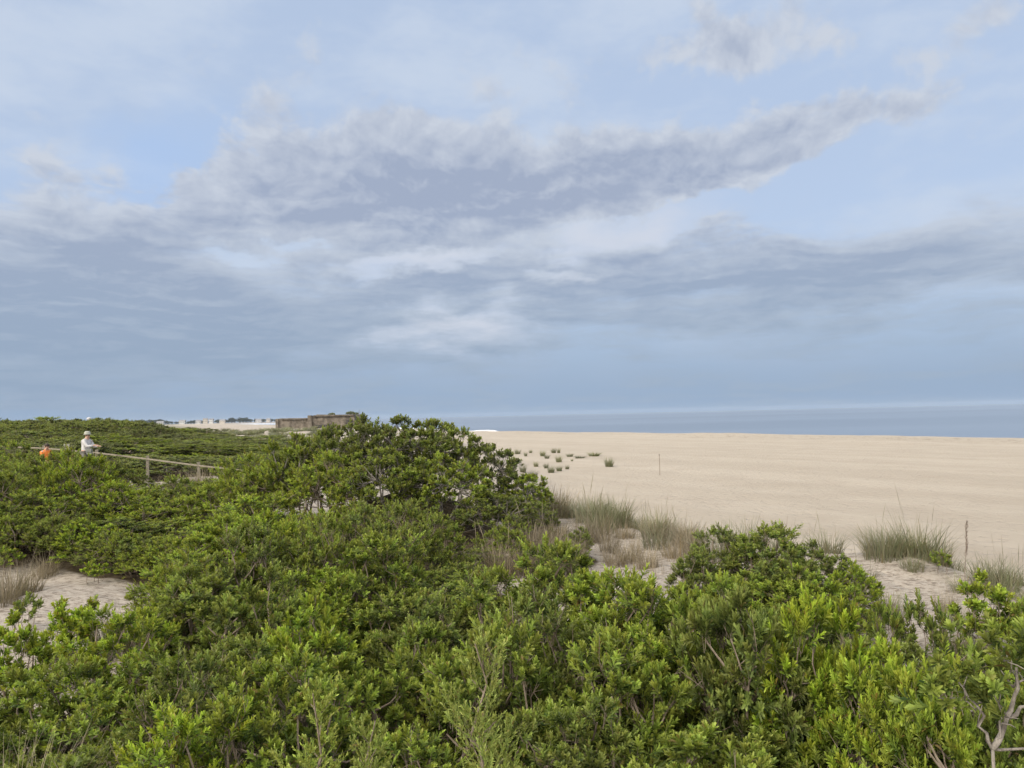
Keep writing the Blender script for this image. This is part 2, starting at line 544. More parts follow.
# rounded crowns: a field of dome centres that the canopy heights follow
_dr = random.Random(77)
DOMES = []
for _ in range(9000):
    d_ = math.sqrt(_dr.uniform(3.2**2, 125**2)) if _dr.random() < 0.5 else math.sqrt(_dr.uniform(3.2**2, 22**2)); x_ = gx(_dr.uniform(-120, 1150), d_)
    sp_ = (0.95 + 0.045*d_)*_dr.uniform(0.8, 1.25)
    if all((x_-a)**2 + (d_-b)**2 > (0.5*(sp_+c))**2 for a, b, c, e in DOMES): DOMES.append((x_, d_, sp_, _dr.uniform(-1, 1)))
_DA = np.array(DOMES)


def dome(px, d, amp, var):
    q = np.hypot(_DA[:, 0]-gx(px, d), _DA[:, 1]-d)/_DA[:, 2]
    i = int(np.argmin(q))
    return var*_DA[i, 3] + amp*(0.35 - min(1.2, q[i]/0.6)**2)


def gap(px, d, lim):
    return float(np.min(np.hypot(_DA[:, 0]-gx(px, d), _DA[:, 1]-d)/_DA[:, 2])) > lim


# near thicket along the bottom of the view
def top1(px, d):
    if d > 5.2 and px > 120 and not (560 < px < 700 and d > 7.4) and gap(px, d, 0.62): return None
    z = interp(d, (3.6, 4.4, 5.5, 7, 9), (4.10, 4.40, 4.66, 4.80, 4.90))
    z -= 0.30*float(sstep((200-px)/140))*float(sstep((d-5.0)/1.5)+0.35); z -= 0.22*float(sstep((px-800)/100))*float(sstep((d-5)/2))
    z -= 0.04*float(sstep((px-525)/40))*float(sstep((715-px)/40))*float(sstep((d-6.6)/1.4))
    return z + dome(px, d, 0.46, 0.14)


def lim1(px, d):
    if 265 < px < 500 and d < 4.3: return False
    if 925 < px < 1060 and d < 4.75: return False
    if px < 30 and d < 5.3: return False
    if px < 175: return d < interp(px, (0, 90, 175), (6.9, 7.6, 8.6))
    if px > 530: return d < interp(px, (530, 570, 690, 830, 1060), (9.2, 9.0, 8.8, 7.2, 6.6))
    return True


def lab1(px, d):
    side = 'of the thicket before the left sandy patch' if px < 200 else ('of the thicket before the grassy dune crest' if px > 690 else 'of the middle front thicket')
    row = 'low on the shaded face' if d < 5.2 else ('on the sunlit crown' if d < 7.2 else 'at the back edge')
    return 'bright bayberry ' + row + ' ' + side


scatter(lambda px, d, r: 'big' if (px > 680 and r.random() < 0.7) or r.random() < 0.12 else 'near', 'bayberry_shrub', lab1, 'bush',
        lambda px, d: 'bayberry bushes of the front thicket', (3.6, 9.0), (-70, 1095), 0.76, top1, (0.55, 1.9), 0.62, limit=lim1, seed=3)


# second bank of bushes, centre left
def top2(px, d):
    if gap(px, d, 0.56): return None
    y = interp(d, (9, 11, 13.6), (556, 520, 497)) + 34*float(sstep((px-390)/70)) + 30*float(sstep((220-px)/70))
    return zat(px, y, d) + dome(px, d, 0.58, 0.18)


scatter(lambda px, d, r: 'near' if r.random() < 0.6 else 'fine', 'bayberry_shrub', 'dense mid green bayberry in the bank between the thicket and the tall dune bush', 'bush',
        'bayberry bushes of the middle bank', (9.0, 13.6), (165, 470), 0.86, top2, (0.6, 2.0), 0.64, seed=5,
        limit=lambda px, d: px > interp(d, (9, 13.6), (175, 185)))

# the tall bush on the dune that reaches the horizon
for k, (px, py, d, rad, kd, lb) in enumerate([
        (300, 435, 18.6, 1.2, 'open', 'low left shoulder of dark green growth beside the tall dune bush'),
        (360, 417, 18.4, 1.3, 'open', 'dark leafy bush just below the bunker, left of the highest dune bush'),
        (330, 427, 18.6, 1.2, 'open', 'dark rounded bush under the left end of the bunker'),
        (395, 418.5, 18.3, 1.35, 'open', 'highest bush on the dune, its top breaking the sea horizon'),
        (436, 417.5, 18.8, 1.30, 'open', 'tall twiggy bush right of the highest one, silhouetted against the surf'),
        (483, 442, 18.8, 1.15, 'open', 'twiggy grey bush sloping down towards the beach'),
        (520, 472, 18.5, 0.85, 'open', 'small ragged bush at the seaward foot of the tall dune bush'),
        (325, 455, 16.6, 1.15, 'fine', 'rounded dark bush in front of the left shoulder of the dune'),
        (385, 446, 16.5, 1.25, 'open', 'broad bush on the near face of the tall dune clump'),
        (440, 455, 16.6, 1.20, 'open', 'grey twigged bush on the near face of the dune clump'),
        (488, 490, 16.0, 0.9, 'open', 'dark rounded bush at the right foot of the dune clump'),
        (530, 500, 16.4, 0.65, 'open', 'small dark green bush beside the dry brown grass'),
        (410, 502, 15.0, 0.85, 'fine', 'low dark bush in the hollow before the dune clump'),
        (350, 500, 15.0, 0.9, 'fine', 'low green bush between the middle bank and dune clump'),
        (500, 520, 14.3, 0.62, 'fine', 'small green bush in the brown stems of the hollow'),
        (255, 458, 19.5, 1.10, 'fine', 'rounded bush beneath the sandy flat at the bunker'),
        (575, 525, 15.2, 0.34, 'near', 'tiny bright green bush alone among the dry grass'),
        (555, 545, 13.2, 0.5, 'near', 'small dark bush just behind the crest of front thicket')]):
    x = gx(px, d); h = max(0.5, zat(px, py, d) - gz(x, d))
    plant(kd, x, d, rad/0.92, h/1.5, k*1.7, 'dune_shrub', lb, 'bush', 'bushes of the tall dune clump', 0.05)
    PLACED.append((x, d, rad))


# bank on the left in front of the fence
def top4(px, d):
    if gap(px, d, 0.60): return None
    yc = interp(px, (-60, 0, 90, 130, 160, 195, 235, 280), (452, 455, 459, 474, 487, 480, 468, 458))
    return zat(px, yc + 48*max(0.0, min(1.0, (16.4-d)/1.8)), d) + dome(px, d, 0.6, 0.2)


scatter(lambda px, d, r: 'fine' if r.random() < 0.75 else 'near', 'dune_shrub', lambda px, d: ('tall rounded dark bush on the left bank below the fence' if d > 16 else 'rounded dark bush at the front of the left bank by the sand'), 'bush',
        'bushes of the left bank', (14.2, 20.5), (-60, 262), 1.15, top4, (0.7, 2.5), 0.66, seed=8, jit=0.14,
        limit=lambda px, d: d > interp(px, (-60, 0, 60, 110, 150, 262), (15, 15.2, 15.2, 14.2, 14.0, 15.5)))
for k in range(15):                                      # low growth along the front foot of the left bank
    px = -50 + k*15.5; d = interp(px, (-60, 0, 60, 110, 165), (14.2, 14.3, 14.6, 13.4, 13.0)) + random.uniform(-0.25, 0.35)
    if px in (): continue
    x = gx(px, d)
    plant('fine' if k % 3 else 'near', x, d, random.uniform(0.55, 0.8), random.uniform(0.42, 0.62), k*1.3, 'dune_shrub', 'low bush at the foot of the left bank where the sand begins', 'bush', 'low bushes at the foot of the left bank', 0.1)
    PLACED.append((x, d, 0.4))


for k, (px, py, d, rad) in enumerate([(6, 444, 25.5, 1.3), (42, 458, 26.5, 1.0), (70, 455, 24.6, 1.1), (98, 455, 24.2, 1.0), (124, 467, 24.6, 0.9), (172, 482, 25.2, 0.7), (225, 474, 24.0, 1.1)]):
    x = gx(px, d); h = max(0.5, zat(px, py, d) - gz(x, d))
    plant('fine', x, d, rad/0.9, h/1.5, k*1.1, 'dune_shrub', ['bush at the left edge along the sandy path', 'bush hiding the legs of the person in orange', 'bush below the pale square board', 'bush hiding the legs of the person in white', 'bush at the fence post right of the person in white', 'low bush at the foot of the single clear fence post', 'bush over the right end of the rail fence'][k], 'bush', 'bushes along the sandy path', 0.05)
    PLACED.append((x, d, rad))


# wide scrub beyond the path
def top5(px, d):
    yl = interp(d, (33, 45, 60, 80, 115), (456, 443, 431, 421.5, 418.5))
    yr = interp(d, (33, 45, 60, 80, 115), (465, 452, 443, 434, 430))
    k = float(sstep((px-95)/130))
    return zat(px, yl*(1-k)+yr*k, d) + dome(px, d, 0.75, 0.35)


scatter(lambda px, d, r: 'fine' if r.random() < 0.2 else 'dull', 'scrub_shrub', lambda px, d: ('broad dull green scrub bush just beyond the rail fence' if d < 45 else
        ('hazy green scrub bush on the far skyline under the white tower' if (d > 75 and px < 140) else 'dull green scrub bush in the wide flat beyond the fence')), 'scrub bush',
        lambda px, d: 'scrub bushes beyond the fence', (32.5, 118), (-60, 285), lambda d: 1.75+0.021*d, top5, (0.8, 3.2), 0.74, seed=9, maxn=290, jit=0.2,
        limit=lambda px, d: d < interp(px, (0, 120, 200, 240, 285), (118, 112, 92, 70, 52)))

# bushes on the right dune
for k, (px, py, d, rad, kd, lb) in enumerate([
        (715, 528, 11.6, 0.62, 'near', 'left shoulder of the bright bush by the pale sand'),
        (762, 523, 11.2, 0.76, 'near', 'tallest bright bush on the right, in front of open beach'),
        (812, 540, 11.0, 0.6, 'near', 'right half of the bright bush on the right dune'),
        (846, 557, 10.4, 0.42, 'near', 'small bright bush beside the sand right of the tall one'),
        (690, 548, 11.0, 0.45, 'near', 'small bush at the left foot of the right dune bush'),
        (740, 566, 10.2, 0.5, 'near', 'low bush at the front left foot of the right dune bush'),
        (830, 582, 9.6, 0.5, 'near', 'low bush at the front right foot of the right dune bush'),
        (770, 540, 10.6, 0.6, 'near', 'bush in the middle front of the right dune bush'),
        (790, 560, 9.8, 0.62, 'near', 'lower bush tucked before the bright right dune bush')]):
    x = gx(px, d); h = max(0.4, zat(px, py, d) - gz(x, d))
    plant(kd, x, d, rad/0.9, h/1.5, k*2.1, 'bayberry_shrub', lb, 'bush', 'bushes of the right dune', 0.05)
    PLACED.append((x, d+0.15, rad*0.62))
for k, (px, py, d, s, lb) in enumerate([
        (975, 572, 9.2, 1.25, 'bright round young bayberry on the right sand beside the plume'),
        (1015, 590, 8.6, 0.9, 'young bayberry at the right edge of the sand'),
        (905, 592, 8.8, 0.8, 'young bayberry on bare sand left of the plume'),
        (935, 600, 8.4, 0.8, 'young bayberry among twigs below the plume'),
        (870, 598, 8.6, 0.7, 'young bayberry sprout beneath the right dune bush'),
        (932, 548, 12.6, 0.7, 'sprout at the foot of the grassy knoll'),
        (908, 541, 13.6, 0.8, 'yellow green sprout inside the grassy knoll'),
        (72, 592, 9.3, 1.15, 'green sapling standing alone in the left sandy patch'),
        (28, 590, 10.2, 0.7, 'small leafy sprout at left of the sandy patch'),
        (95, 560, 12.6, 0.8, 'small sprout at the back of the sandy patch'),
        (20, 612, 8.4, 1.2, 'dark sapling at the left picture edge by the sand'),
        (8, 545, 13.6, 1.2, 'leafy sprout beside grey brush left of the sand'),
        (955, 640, 6.4, 1.5, 'tall sprout standing above the right thicket')]):
    x = gx(px, d); h = max(0.25, zat(px, py, d) - gz(x, d))
    kd = 'bushlet' if ('alone' in lb or 'dark sapling' in lb or 'round' in lb or 'edge' in lb) else 'sprout'
    plant(kd, x, d, 0.95*s if kd == 'sprout' else 0.36*s, h/0.62 if kd == 'sprout' else h/1.5, k*1.3, 'bayberry_sprout', lb, 'young bush', 'young bushes on the sand', 0.1)

for k, (px, py, d, rad, lb) in enumerate([(738, 566, 6.2, 0.62, 'tall rosetted bush standing out left of centre on the right thicket'), (690, 590, 6.6, 0.5, 'rosetted bush beside the taller rosetted one'),
        (800, 588, 6.0, 0.5, 'bush with broad rosettes below the right dune bush'), (925, 640, 4.9, 0.45, 'bush with the broadest leaf rosettes at the right'),
        (868, 620, 5.4, 0.5, 'rosetted bush left of the broadest leaved one'), (1015, 668, 4.9, 0.45, 'rosetted bush at the right edge above the grey limbs')]):
    x = gx(px, d); h = max(0.5, zat(px, py, d) - gz(x, d))
    plant('big', x, d, rad/0.9, h/1.5, k*1.9, 'bayberry_shrub', lb, 'bush', 'rosetted bushes of the right thicket', 0.05)
    PLACED.append((x, d, rad))

# young cedars standing in the thicket at the bottom of the view
for k, (px, py, d, H, lb) in enumerate([
        (458, 640, 3.45, 1.1, 'tallest feathery young cedar in front of the thicket'),
        (312, 690, 3.45, 1.0, 'feathery young cedar left of the tallest one'),
        (357, 712, 3.4, 0.9, 'short young cedar beside the left feathery one')]):
    x = gx(px, d); z = zat(px, py, d)
    base = gz(x, d); off = z - H - base
    f, s = make_cedar(90+k, H, 0.36 if k else 0.42, off)
    o = empty('cedar_sapling', (x, d, base), k*1.1, lb, 'young cedar', 'young cedars by the thicket')
    f_ = obj('foliage', f, o); f_.location.z = off; t_ = obj('trunk', s, o); t_.location.z = off

# ------------------------------------------------------------------ grasses
GR = {'crest': [make_grass(200+i, 210, 0.62, 0.28, 0.55, 0.005, 'grass', 5, 0.5) for i in range(4)],
      'dry': [make_grass(210+i, 210, 0.62, 0.26, 0.5, 0.0045, 'dry', 6, 0.2) for i in range(3)],
      'tuft': [make_grass(220+i, 220, 0.8, 0.40, 0.7, 0.016, 'grass', 0, 0.7) for i in range(3)],
      'stalk': [make_grass(230+i, 9, 0.8, 0.10, 0.35, 0.004, 'dry', 5, 0.2) for i in range(2)]}


def tuft(kind, x, y, s, name, label, cat, group, dz=0.0, sz=None):
    o = obj(name, random.choice(GR[kind]))
    o.location = (x, y, gz(x, y)-0.02+dz)
    o.rotation_euler = (0, 0, random.uniform(0, 6.28))
    o.scale = (s, s, sz or s*random.uniform(0.85, 1.15))
    return tag(o, label, cat, group)


rg = random.Random(12)
CR = ((500, 530, 580, 660, 770, 850, 920, 1045), (23, 22.5, 20.6, 19.0, 17.6, 15.4, 14.3, 13.2))
for i in range(165):                                      # crest of the foredune
    px = rg.uniform(520, 830) if i < 110 else rg.uniform(826, 1040)
    d = interp(px, *CR) + 0.4 - abs(rg.gauss(0, 1.5))
    if fbm(np.array(px/34.0), np.array(d*0.7), 1.4, 2, 7) < -0.55: continue
    if px > 826 and rg.random() < 0.2: continue
    tuft('crest', gx(px, d), d, (rg.uniform(0.8, 1.45) if px < 826 else rg.uniform(0.6, 1.15)), 'beach_grass_clump', 'grey green grass clump along the dune crest ' + ('below the open beach' if px < 800 else 'at the right of the picture'),
         'grass clump', 'grass clumps along the dune crest')
for i in range(13):                                       # knoll on the right
    px, d = rg.gauss(912, 12), rg.uniform(13.4, 14.4)
    tuft('crest', gx(px, d), d, rg.uniform(0.8, 1.5), 'beach_grass_clump', 'grass clump on the round knoll right of the bright bush', 'grass clump', 'grass clumps of the right knoll')
for i in range(46):                                       # dry brown grass in the hollow
    px, d = rg.uniform(515, 690), rg.uniform(14.0, 18.2)
    if px > 560 and rg.random() < 0.35: continue
    tuft('dry', gx(px, d), d, rg.uniform(0.7, 1.15), 'dry_grass_clump', 'brown dry grass clump in the hollow behind the thicket', 'grass clump', 'dry grass clumps of the hollow')
for i in range(16):                                       # brown stems beside the tall bush
    px, d = rg.uniform(425, 565), rg.uniform(13.2, 15.2)
    tuft('dry', gx(px, d), d, rg.uniform(0.9, 1.3), 'dry_grass_clump', 'tall brown stems at the foot of the tall dune bush', 'grass clump', 'brown stems by the tall bush')
for i in range(12):
    px, d = rg.uniform(490, 560), rg.uniform(18.5, 21)
    tuft('dry', gx(px, d), d, rg.uniform(1.0, 1.5), 'dry_grass_clump', 'brown reed clump on the seaward slope of the tall bush', 'grass clump', 'brown reeds on the seaward slope')
for i in range(26):                                       # thin stalks rising along the crest
    px = rg.uniform(560, 1030); d = interp(px, *CR) + rg.uniform(-0.5, 0.8)
    tuft('stalk', gx(px, d), d, rg.uniform(0.9, 1.5), 'seed_stalk', 'thin pale seed stalks rising above the dune crest', 'grass stalk', 'seed stalks along the crest')
for i in range(40):                                       # thin wisps in the hollow
    px, d = rg.uniform(560, 705), rg.uniform(13.0, 17.5)
    tuft('stalk', gx(px, d), d, rg.uniform(0.5, 0.95), 'dry_grass_clump', 'thin wisp of dry grass on the bare sand of the hollow', 'grass clump', 'thin wisps of the hollow')
for i in range(14):                                       # right sand, low growth
    px, d = rg.uniform(860, 1030), rg.uniform(8.4, 12.2)
    tuft('dry' if i % 2 else 'crest', gx(px, d), d, rg.uniform(0.45, 0.9), 'dry_grass_clump', 'small thin grass clump on the pale right sand', 'grass clump', 'small clumps on the right sand')
for px, d, s, kd, lb in [(10, 12.0, 1.0, 'dry', 'grey brown brush at left of the sandy patch'), (45, 13.4, 0.8, 'dry', 'small dry clump at the back of the sandy patch'),
                         (22, 12.4, 1.1, 'dry', 'grey brown brush at left of the sandy patch'), (2, 11.4, 1.0, 'dry', 'grey brown brush at left of the sandy patch'),
                         (115, 9.5, 1.0, 'crest', 'grey green grass clump beside the lone sapling'), (128, 9.8, 0.8, 'crest', 'short grass clump right of the lone sapling'),
                         (30, 14.8, 1.0, 'dry', 'pale brush under the left bank'), (120, 13.8, 1.0, 'dry', 'pale brush under the left bank'),
                         (178, 13.2, 1.2, 'dry', 'pale brush under the left bank'), (192, 26.0, 1.6, 'dry', 'pale brush on the path by the fence'),
                         (150, 26.4, 1.3, 'dry', 'pale brush on the path by the fence'), (205, 25.0, 1.7, 'dry', 'pale brush on the path by the fence'),
                         (222, 17.0, 1.4, 'dry', 'tall pale stems right of the left bank'), (235, 16.2, 1.3, 'dry', 'tall pale stems right of the left bank')]:
    tuft(kd, gx(px, d), d, s, 'dry_grass_clump', lb, 'grass clump', 'clumps around the left sand and path')
GR['corner'] = [make_grass(240+i, 150, 0.95, 0.20, 0.85, 0.0035, 'dry', 0, 0.35) for i in range(3)]
for i in range(20):                                       # tangled dry grass in the near left corner
    px, d = rg.uniform(-40, 34), rg.uniform(3.7, 5.3)
    x = gx(px, d)
    tuft('corner', x, d, 1.1, 'dry_grass_clump', 'tangled straw coloured grass at the lower left corner', 'grass clump', 'straw grass of the near corner', sz=rg.uniform(1.1, 1.4))
for px, d in [(130, 3.9), (160, 3.8), (190, 3.9), (80, 4.0)]:
    tuft('corner', gx(px, d), d, 0.8, 'dry_grass_clump', 'straw grass poking from the lower left thicket', 'grass clump', 'straw grass of the near corner', sz=1.05)

# single clumps out on the beach
for px, py, hpx, wpx, lb in [
        (607, 466.5, 11, 11, 'lone dark clump farthest right on the open beach'), (592, 456, 5, 14, 'low flat clump left of the lone beach clump'),
        (516, 454, 6, 7, 'leftmost tiny clump on the beach'), (524, 456, 5, 4, 'tiny clump second from the left on the beach'), (529, 453, 4, 4, 'tiny dark clump on the back beach'),
        (541, 456, 7, 7, 'pointed clump in the back row on the beach'), (545, 458.5, 5, 6, 'small clump touching the pointed one'), (552, 453, 6, 6, 'left one of a pair of clumps at the back'),
        (557, 453, 6, 4, 'right one of a pair of clumps at the back'), (557, 462, 8, 8, 'clump in the centre of the beach cluster'), (568, 456.5, 4, 8, 'low clump right of the cluster'),
        (578, 458, 3, 12, 'long thin low clump right of the cluster'), (534, 466.5, 6, 6, 'clump near the tall bush in the beach cluster'), (544, 468, 6, 6, 'greenish clump at front of the beach cluster'),
        (549, 472.5, 8, 9, 'largest clump at the front of the beach cluster'), (557, 471, 7, 7, 'clump right of the largest front one'), (565, 469, 5, 5, 'small clump at right end of the front row'),
        (570, 461, 3, 3, 'tiny dot of grass right of the cluster'), (513, 464, 8, 8, 'clump half behind the tall dune bush'), (521, 472, 9, 8, 'green clump at the seaward end of the tall bush'), (531, 478, 10, 10, 'round green clump by the tall bush')]:
    d = 40.0
    for _ in range(12):
        d = (EYE - gz(gx(px, d), d))*F/(py - hor(px))
    x = gx(px, d)
    tuft('tuft', x, d, wpx/F*d/1.15, 'beach_grass_clump', lb, 'grass clump', 'grass clumps out on the beach', sz=hpx/F*d/0.75)
for i in range(150):                                       # dotted flat before the bunker
    px = rg.uniform(205, 335); d = rg.uniform(72, 235)
    if d < interp(px, (205, 260, 335), (95, 75, 72)): continue
    s = rg.uniform(0.6, 1.2)*(0.8+d/250)
    tuft('tuft', gx(px, d), d, s*1.25, 'beach_grass_clump', 'small grass tuft dotting the sandy flat below the bunker', 'grass clump', 'grass tufts before the bunker', sz=s*0.8)

# reed plume on the right
x, y = gx(955, 11.6), 11.6
o = empty('reed_plume', (x, y, gz(x, y)), 0, 'tall brown feathery reed plume standing alone on the right dune', 'reed')
mb = MB(); mb.tube([(0, 0, -0.05), (0.01, 0, 0.35), (0.05, 0, 0.75), (0.07, 0, 1.12)], [0.006, 0.005, 0.004, 0.002], 5)
obj('stalk', mb.mesh('stalk', M['twig']), o)
r_ = np.random.default_rng(5)
sb = np.stack([np.linspace(0.035, 0.07, 60)+r_.normal(0, 0.006, 60), r_.normal(0, 0.008, 60), np.linspace(0.58, 1.12, 60)], 1)
sd = unit(np.stack([0.35*np.ones(60)+r_.normal(0, 0.2, 60), r_.normal(0, 0.2, 60), np.ones(60)], 1))
V, T, A = rosettes(sb, sd, 0.075*(1-0.6*np.linspace(0, 1, 60)), 8, 0.022, 0.22, r_, 0.1, 30, 12)
M['plume'] = simple_mat('reed_plume', (0.12, 0.085, 0.065), (0.20, 0.15, 0.115), 20, 0.8, 0)
obj('plume', mesh_np('plume', V, T, 3, M['plume'], attr={'leaf_age': A}), o)

# bush with forked bare grey limbs at the lower right
x, y = gx(984, 3.95), 3.95
o = empty('forked_shrub', (x, y, gz(x, y)), 0, 'bush at the lower right with thick forked pale grey limbs', 'bush')
mb = MB(); zb = zat(985, 742, 3.95) - gz(x, y)
def limb(p, rad):
    q = curve_pts(p[0], p[1], p[2], 9); q[1:-1] += np.random.default_rng(int(rad*1e4)).normal(0, 0.011, q[1:-1].shape)
    mb.tube(q, np.linspace(rad, rad*0.45, 9)*0.54*(1 + 0.12*np.sin(np.arange(9)*2.3)), 8)
    rq = np.random.default_rng(int(rad*1e5)+3)
    for k in range(3):                                  # short broken twigs
        a0 = q[3+2*k]; a1 = a0 + unit(rq.normal(0, 1, 3) + np.array([0, -0.4, 0.9]))*rq.uniform(0.05, 0.16)
        mb.tube([a0, (a0+a1)/2 + rq.normal(0, 0.008, 3), a1], [0.0045, 0.0035, 0.0015], 5)
B = (-0.05, 0, zb)
limb(((-0.05, 0.05, -0.1), B, (0.02, 0, 0)), 0.034)
limb((B, (0.13, 0.05, zb+0.40), (0.03, 0, 0)), 0.030)
limb((B, (-0.20, 0.02, zb+0.34), (0.02, 0, 0)), 0.019)
limb((B, (-0.06, -0.05, zb+0.30), (0.04, 0, 0)), 0.011)
limb((B, (0.50, 0.0, zb+0.16), (0, 0, -0.05)), 0.014)
limb(((0.05, 0.02, zb+0.15), (0.34, 0.15, zb+0.34), (0.03, 0, -0.02)), 0.020)
limb(((-0.12, 0.01, zb+0.2), (-0.30, -0.02, zb+0.30), (0, 0, 0)), 0.008)
limb(((0.10, 0.04, zb+0.30), (0.05, 0.0, zb+0.48), (0, 0, 0)), 0.012)
limb(((0.10, 0.04, zb+0.30), (0.30, 0.0, zb+0.44), (0, 0, 0)), 0.012)
M['pale_bark'] = simple_mat('pale_bark', (0.12, 0.105, 0.09), (0.30, 0.275, 0.245), 30, 0.85, 0.6, (1, 1, 0.3))
obj('limb', mb.mesh('limb', M['pale_bark'], True), o)
r_ = np.random.default_rng(17)
cs = np.array([0, 0, zb]) + np.array([1, 1, 0.62])*(np.array([(0.18, 0.05, zb+0.62), (-0.22, 0.02, zb+0.52), (0.40, 0.1, zb+0.56), (0.05, 0, zb+0.78), (0.36, 0, zb+0.74), (-0.08, -0.05, zb+0.42), (0.22, 0, zb+0.85), (0.36, 0.1, zb+0.30), (-0.34, 0, zb+0.44)]) - np.array([0, 0, zb]))
li = np.repeat(np.arange(len(cs)), 12)
dd = unit(np.array([0, -0.1, 0.8]) + r_.normal(0, 0.5, (len(li), 3)))
V, T, A = rosettes(cs[li]+r_.normal(0, 0.06, (len(li), 3)), dd, r_.uniform(0.09, 0.16, len(li)), 22, 0.060, 0.29, r_)
obj('foliage', mesh_np('foliage', V, T, 3, M['leaf_bright'], attr={'leaf_age': A}), o)

# ------------------------------------------------------------------ terrain sheet
na = 900
rad = np.concatenate([[0.0], np.geomspace(1.2, 60, 210), np.geomspace(61, 5000, 150)])
a = np.linspace(0, 2*np.pi, na, endpoint=False)
# denser angular steps towards the view
a = a + 0.55*np.sin(2*(a-np.pi/2))/2*(-1) * 0.9
A_, R_ = np.meshgrid(a, rad, indexing='ij')
X, Y = R_*np.cos(A_), R_*np.sin(A_)
Z = ground(X, Y)
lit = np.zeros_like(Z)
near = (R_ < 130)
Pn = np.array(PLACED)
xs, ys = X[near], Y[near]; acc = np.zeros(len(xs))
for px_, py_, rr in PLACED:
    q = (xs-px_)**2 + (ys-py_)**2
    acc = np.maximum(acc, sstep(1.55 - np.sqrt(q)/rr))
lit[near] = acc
green = sstep((np.interp(Y, DY, DX) - 30 - X)/60)*sstep((Y-110)/60)*sstep((-X/np.maximum(Y, 1) - 0.40)/0.08)
green = np.maximum(green, sstep((Y-1350)/300)*sstep((np.interp(Y, SY, SX) - X - 90)/80))
green = np.maximum(green, sstep((-Y-5)/20)*sstep((13-X)/10))
beach = 1 - sstep((np.interp(Y, DY, DX)+1.0 - X)/3.0)
sdist = np.clip((np.interp(Y, SY, SX) - X)*0.86/100, 0, 1)
nv = len(rad)
ii, jj = np.meshgrid(np.arange(na), np.arange(nv-1), indexing='ij'); i2 = (ii+1) % na
Q = np.stack([ii*nv+jj, ii*nv+jj+1, i2*nv+jj+1, i2*nv+jj], -1).reshape(-1)
col = np.stack([lit, green, beach, sdist], -1).reshape(-1, 4)

m, t = material('dune_sand')
P = t.new('ShaderNodeNewGeometry').outputs['Position']
g = t.new('ShaderNodeAttribute'); g.attribute_name = 'cover'
c3 = t.xyz(g.outputs['Vector']); sd_ = g.outputs['Alpha']
n1 = t.noise(P, 0.35, 5, 0.6); n2 = t.noise(P, 9, 5, 0.7); n3 = t.noise(P, 60, 3, 0.7)
shore = t.mapping(P, rot=(0, 0, R(-123)), sc=(1, 1, 1))
shore = t.mapping(shore, sc=(0.012, 0.22, 1))
streak = t.noise(shore, 1.0, 5, 0.65)
dune_c = t.mix(t.rng(n2, 0.3, 0.7), (0.375, 0.335, 0.285), (0.445, 0.405, 0.35))
beach_c = t.mix(t.rng(streak, 0.35, 0.68), (0.358, 0.318, 0.260), (0.400, 0.357, 0.296))
beach_c = t.mix(t.m('MULTIPLY', t.rng(n1, 0.4, 0.75), 0.55), beach_c, (0.325, 0.285, 0.230))
# drift line and damp sand towards the water
wr = t.noise(t.mapping(P, rot=(0, 0, R(-60)), sc=(1, 1, 1)), 0.9, 6, 0.75)
wrack = t.m('MULTIPLY', t.m('MULTIPLY', t.rng(sd_, 0.14, 0.2), t.rng(sd_, 0.30, 0.22)), t.rng(wr, 0.53, 0.63))
beach_c = t.mix(t.m('MULTIPLY', wrack, 0.7), beach_c, (0.13, 0.10, 0.075))
beach_c = t.mix(t.rng(sd_, 0.085, 0.03), beach_c, (0.22, 0.185, 0.15))
sand = t.mix(c3[2], dune_c, beach_c)
deb = t.m('MULTIPLY', t.rng(t.noise(t.mapping(P, sc=(1, 2.4, 1)), 7, 6, 0.8), 0.475, 0.60), t.m('SUBTRACT', 1.0, c3[2]))
sand = t.mix(t.m('MULTIPLY', deb, 0.75), sand, (0.13, 0.10, 0.075))
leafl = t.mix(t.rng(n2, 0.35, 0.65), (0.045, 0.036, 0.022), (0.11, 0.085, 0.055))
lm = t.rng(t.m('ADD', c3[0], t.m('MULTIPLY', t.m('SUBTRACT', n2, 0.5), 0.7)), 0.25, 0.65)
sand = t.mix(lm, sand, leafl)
gr = t.mix(t.rng(t.noise(P, 0.08, 6, 0.7), 0.3, 0.7), (0.040, 0.058, 0.020), (0.10, 0.115, 0.045))
sand = t.mix(c3[1], sand, gr)
# footprints and wind ripples
vo = t.new('ShaderNodeTexVoronoi'); vo.feature = 'SMOOTH_F1'
t.put(vo.inputs['Vector'], t.vm('ADD', P, t.vm('SCALE', t.noise(P, 1.3, 3, out=1), scale=0.5))); t.put(vo.inputs['Scale'], 2.4)
foot = t.rng(vo.outputs[0], 0.05, 0.42)
h = t.m('ADD', t.m('MULTIPLY', foot, 0.4), t.m('ADD', t.m('MULTIPLY', n2, 0.22), t.m('MULTIPLY', n3, 0.16)))
nb = t.bump(h, 1.0, 0.16)
t.l.new(principled(t, sand, 0.95, 0.1, nb), t.out.inputs[0])
M['sand'] = m
me = mesh_np('terrain', np.stack([X, Y, Z], -1).reshape(-1, 3), Q, 4, m, True, {'cover': col})
tag(obj('terrain', me), kind='structure')

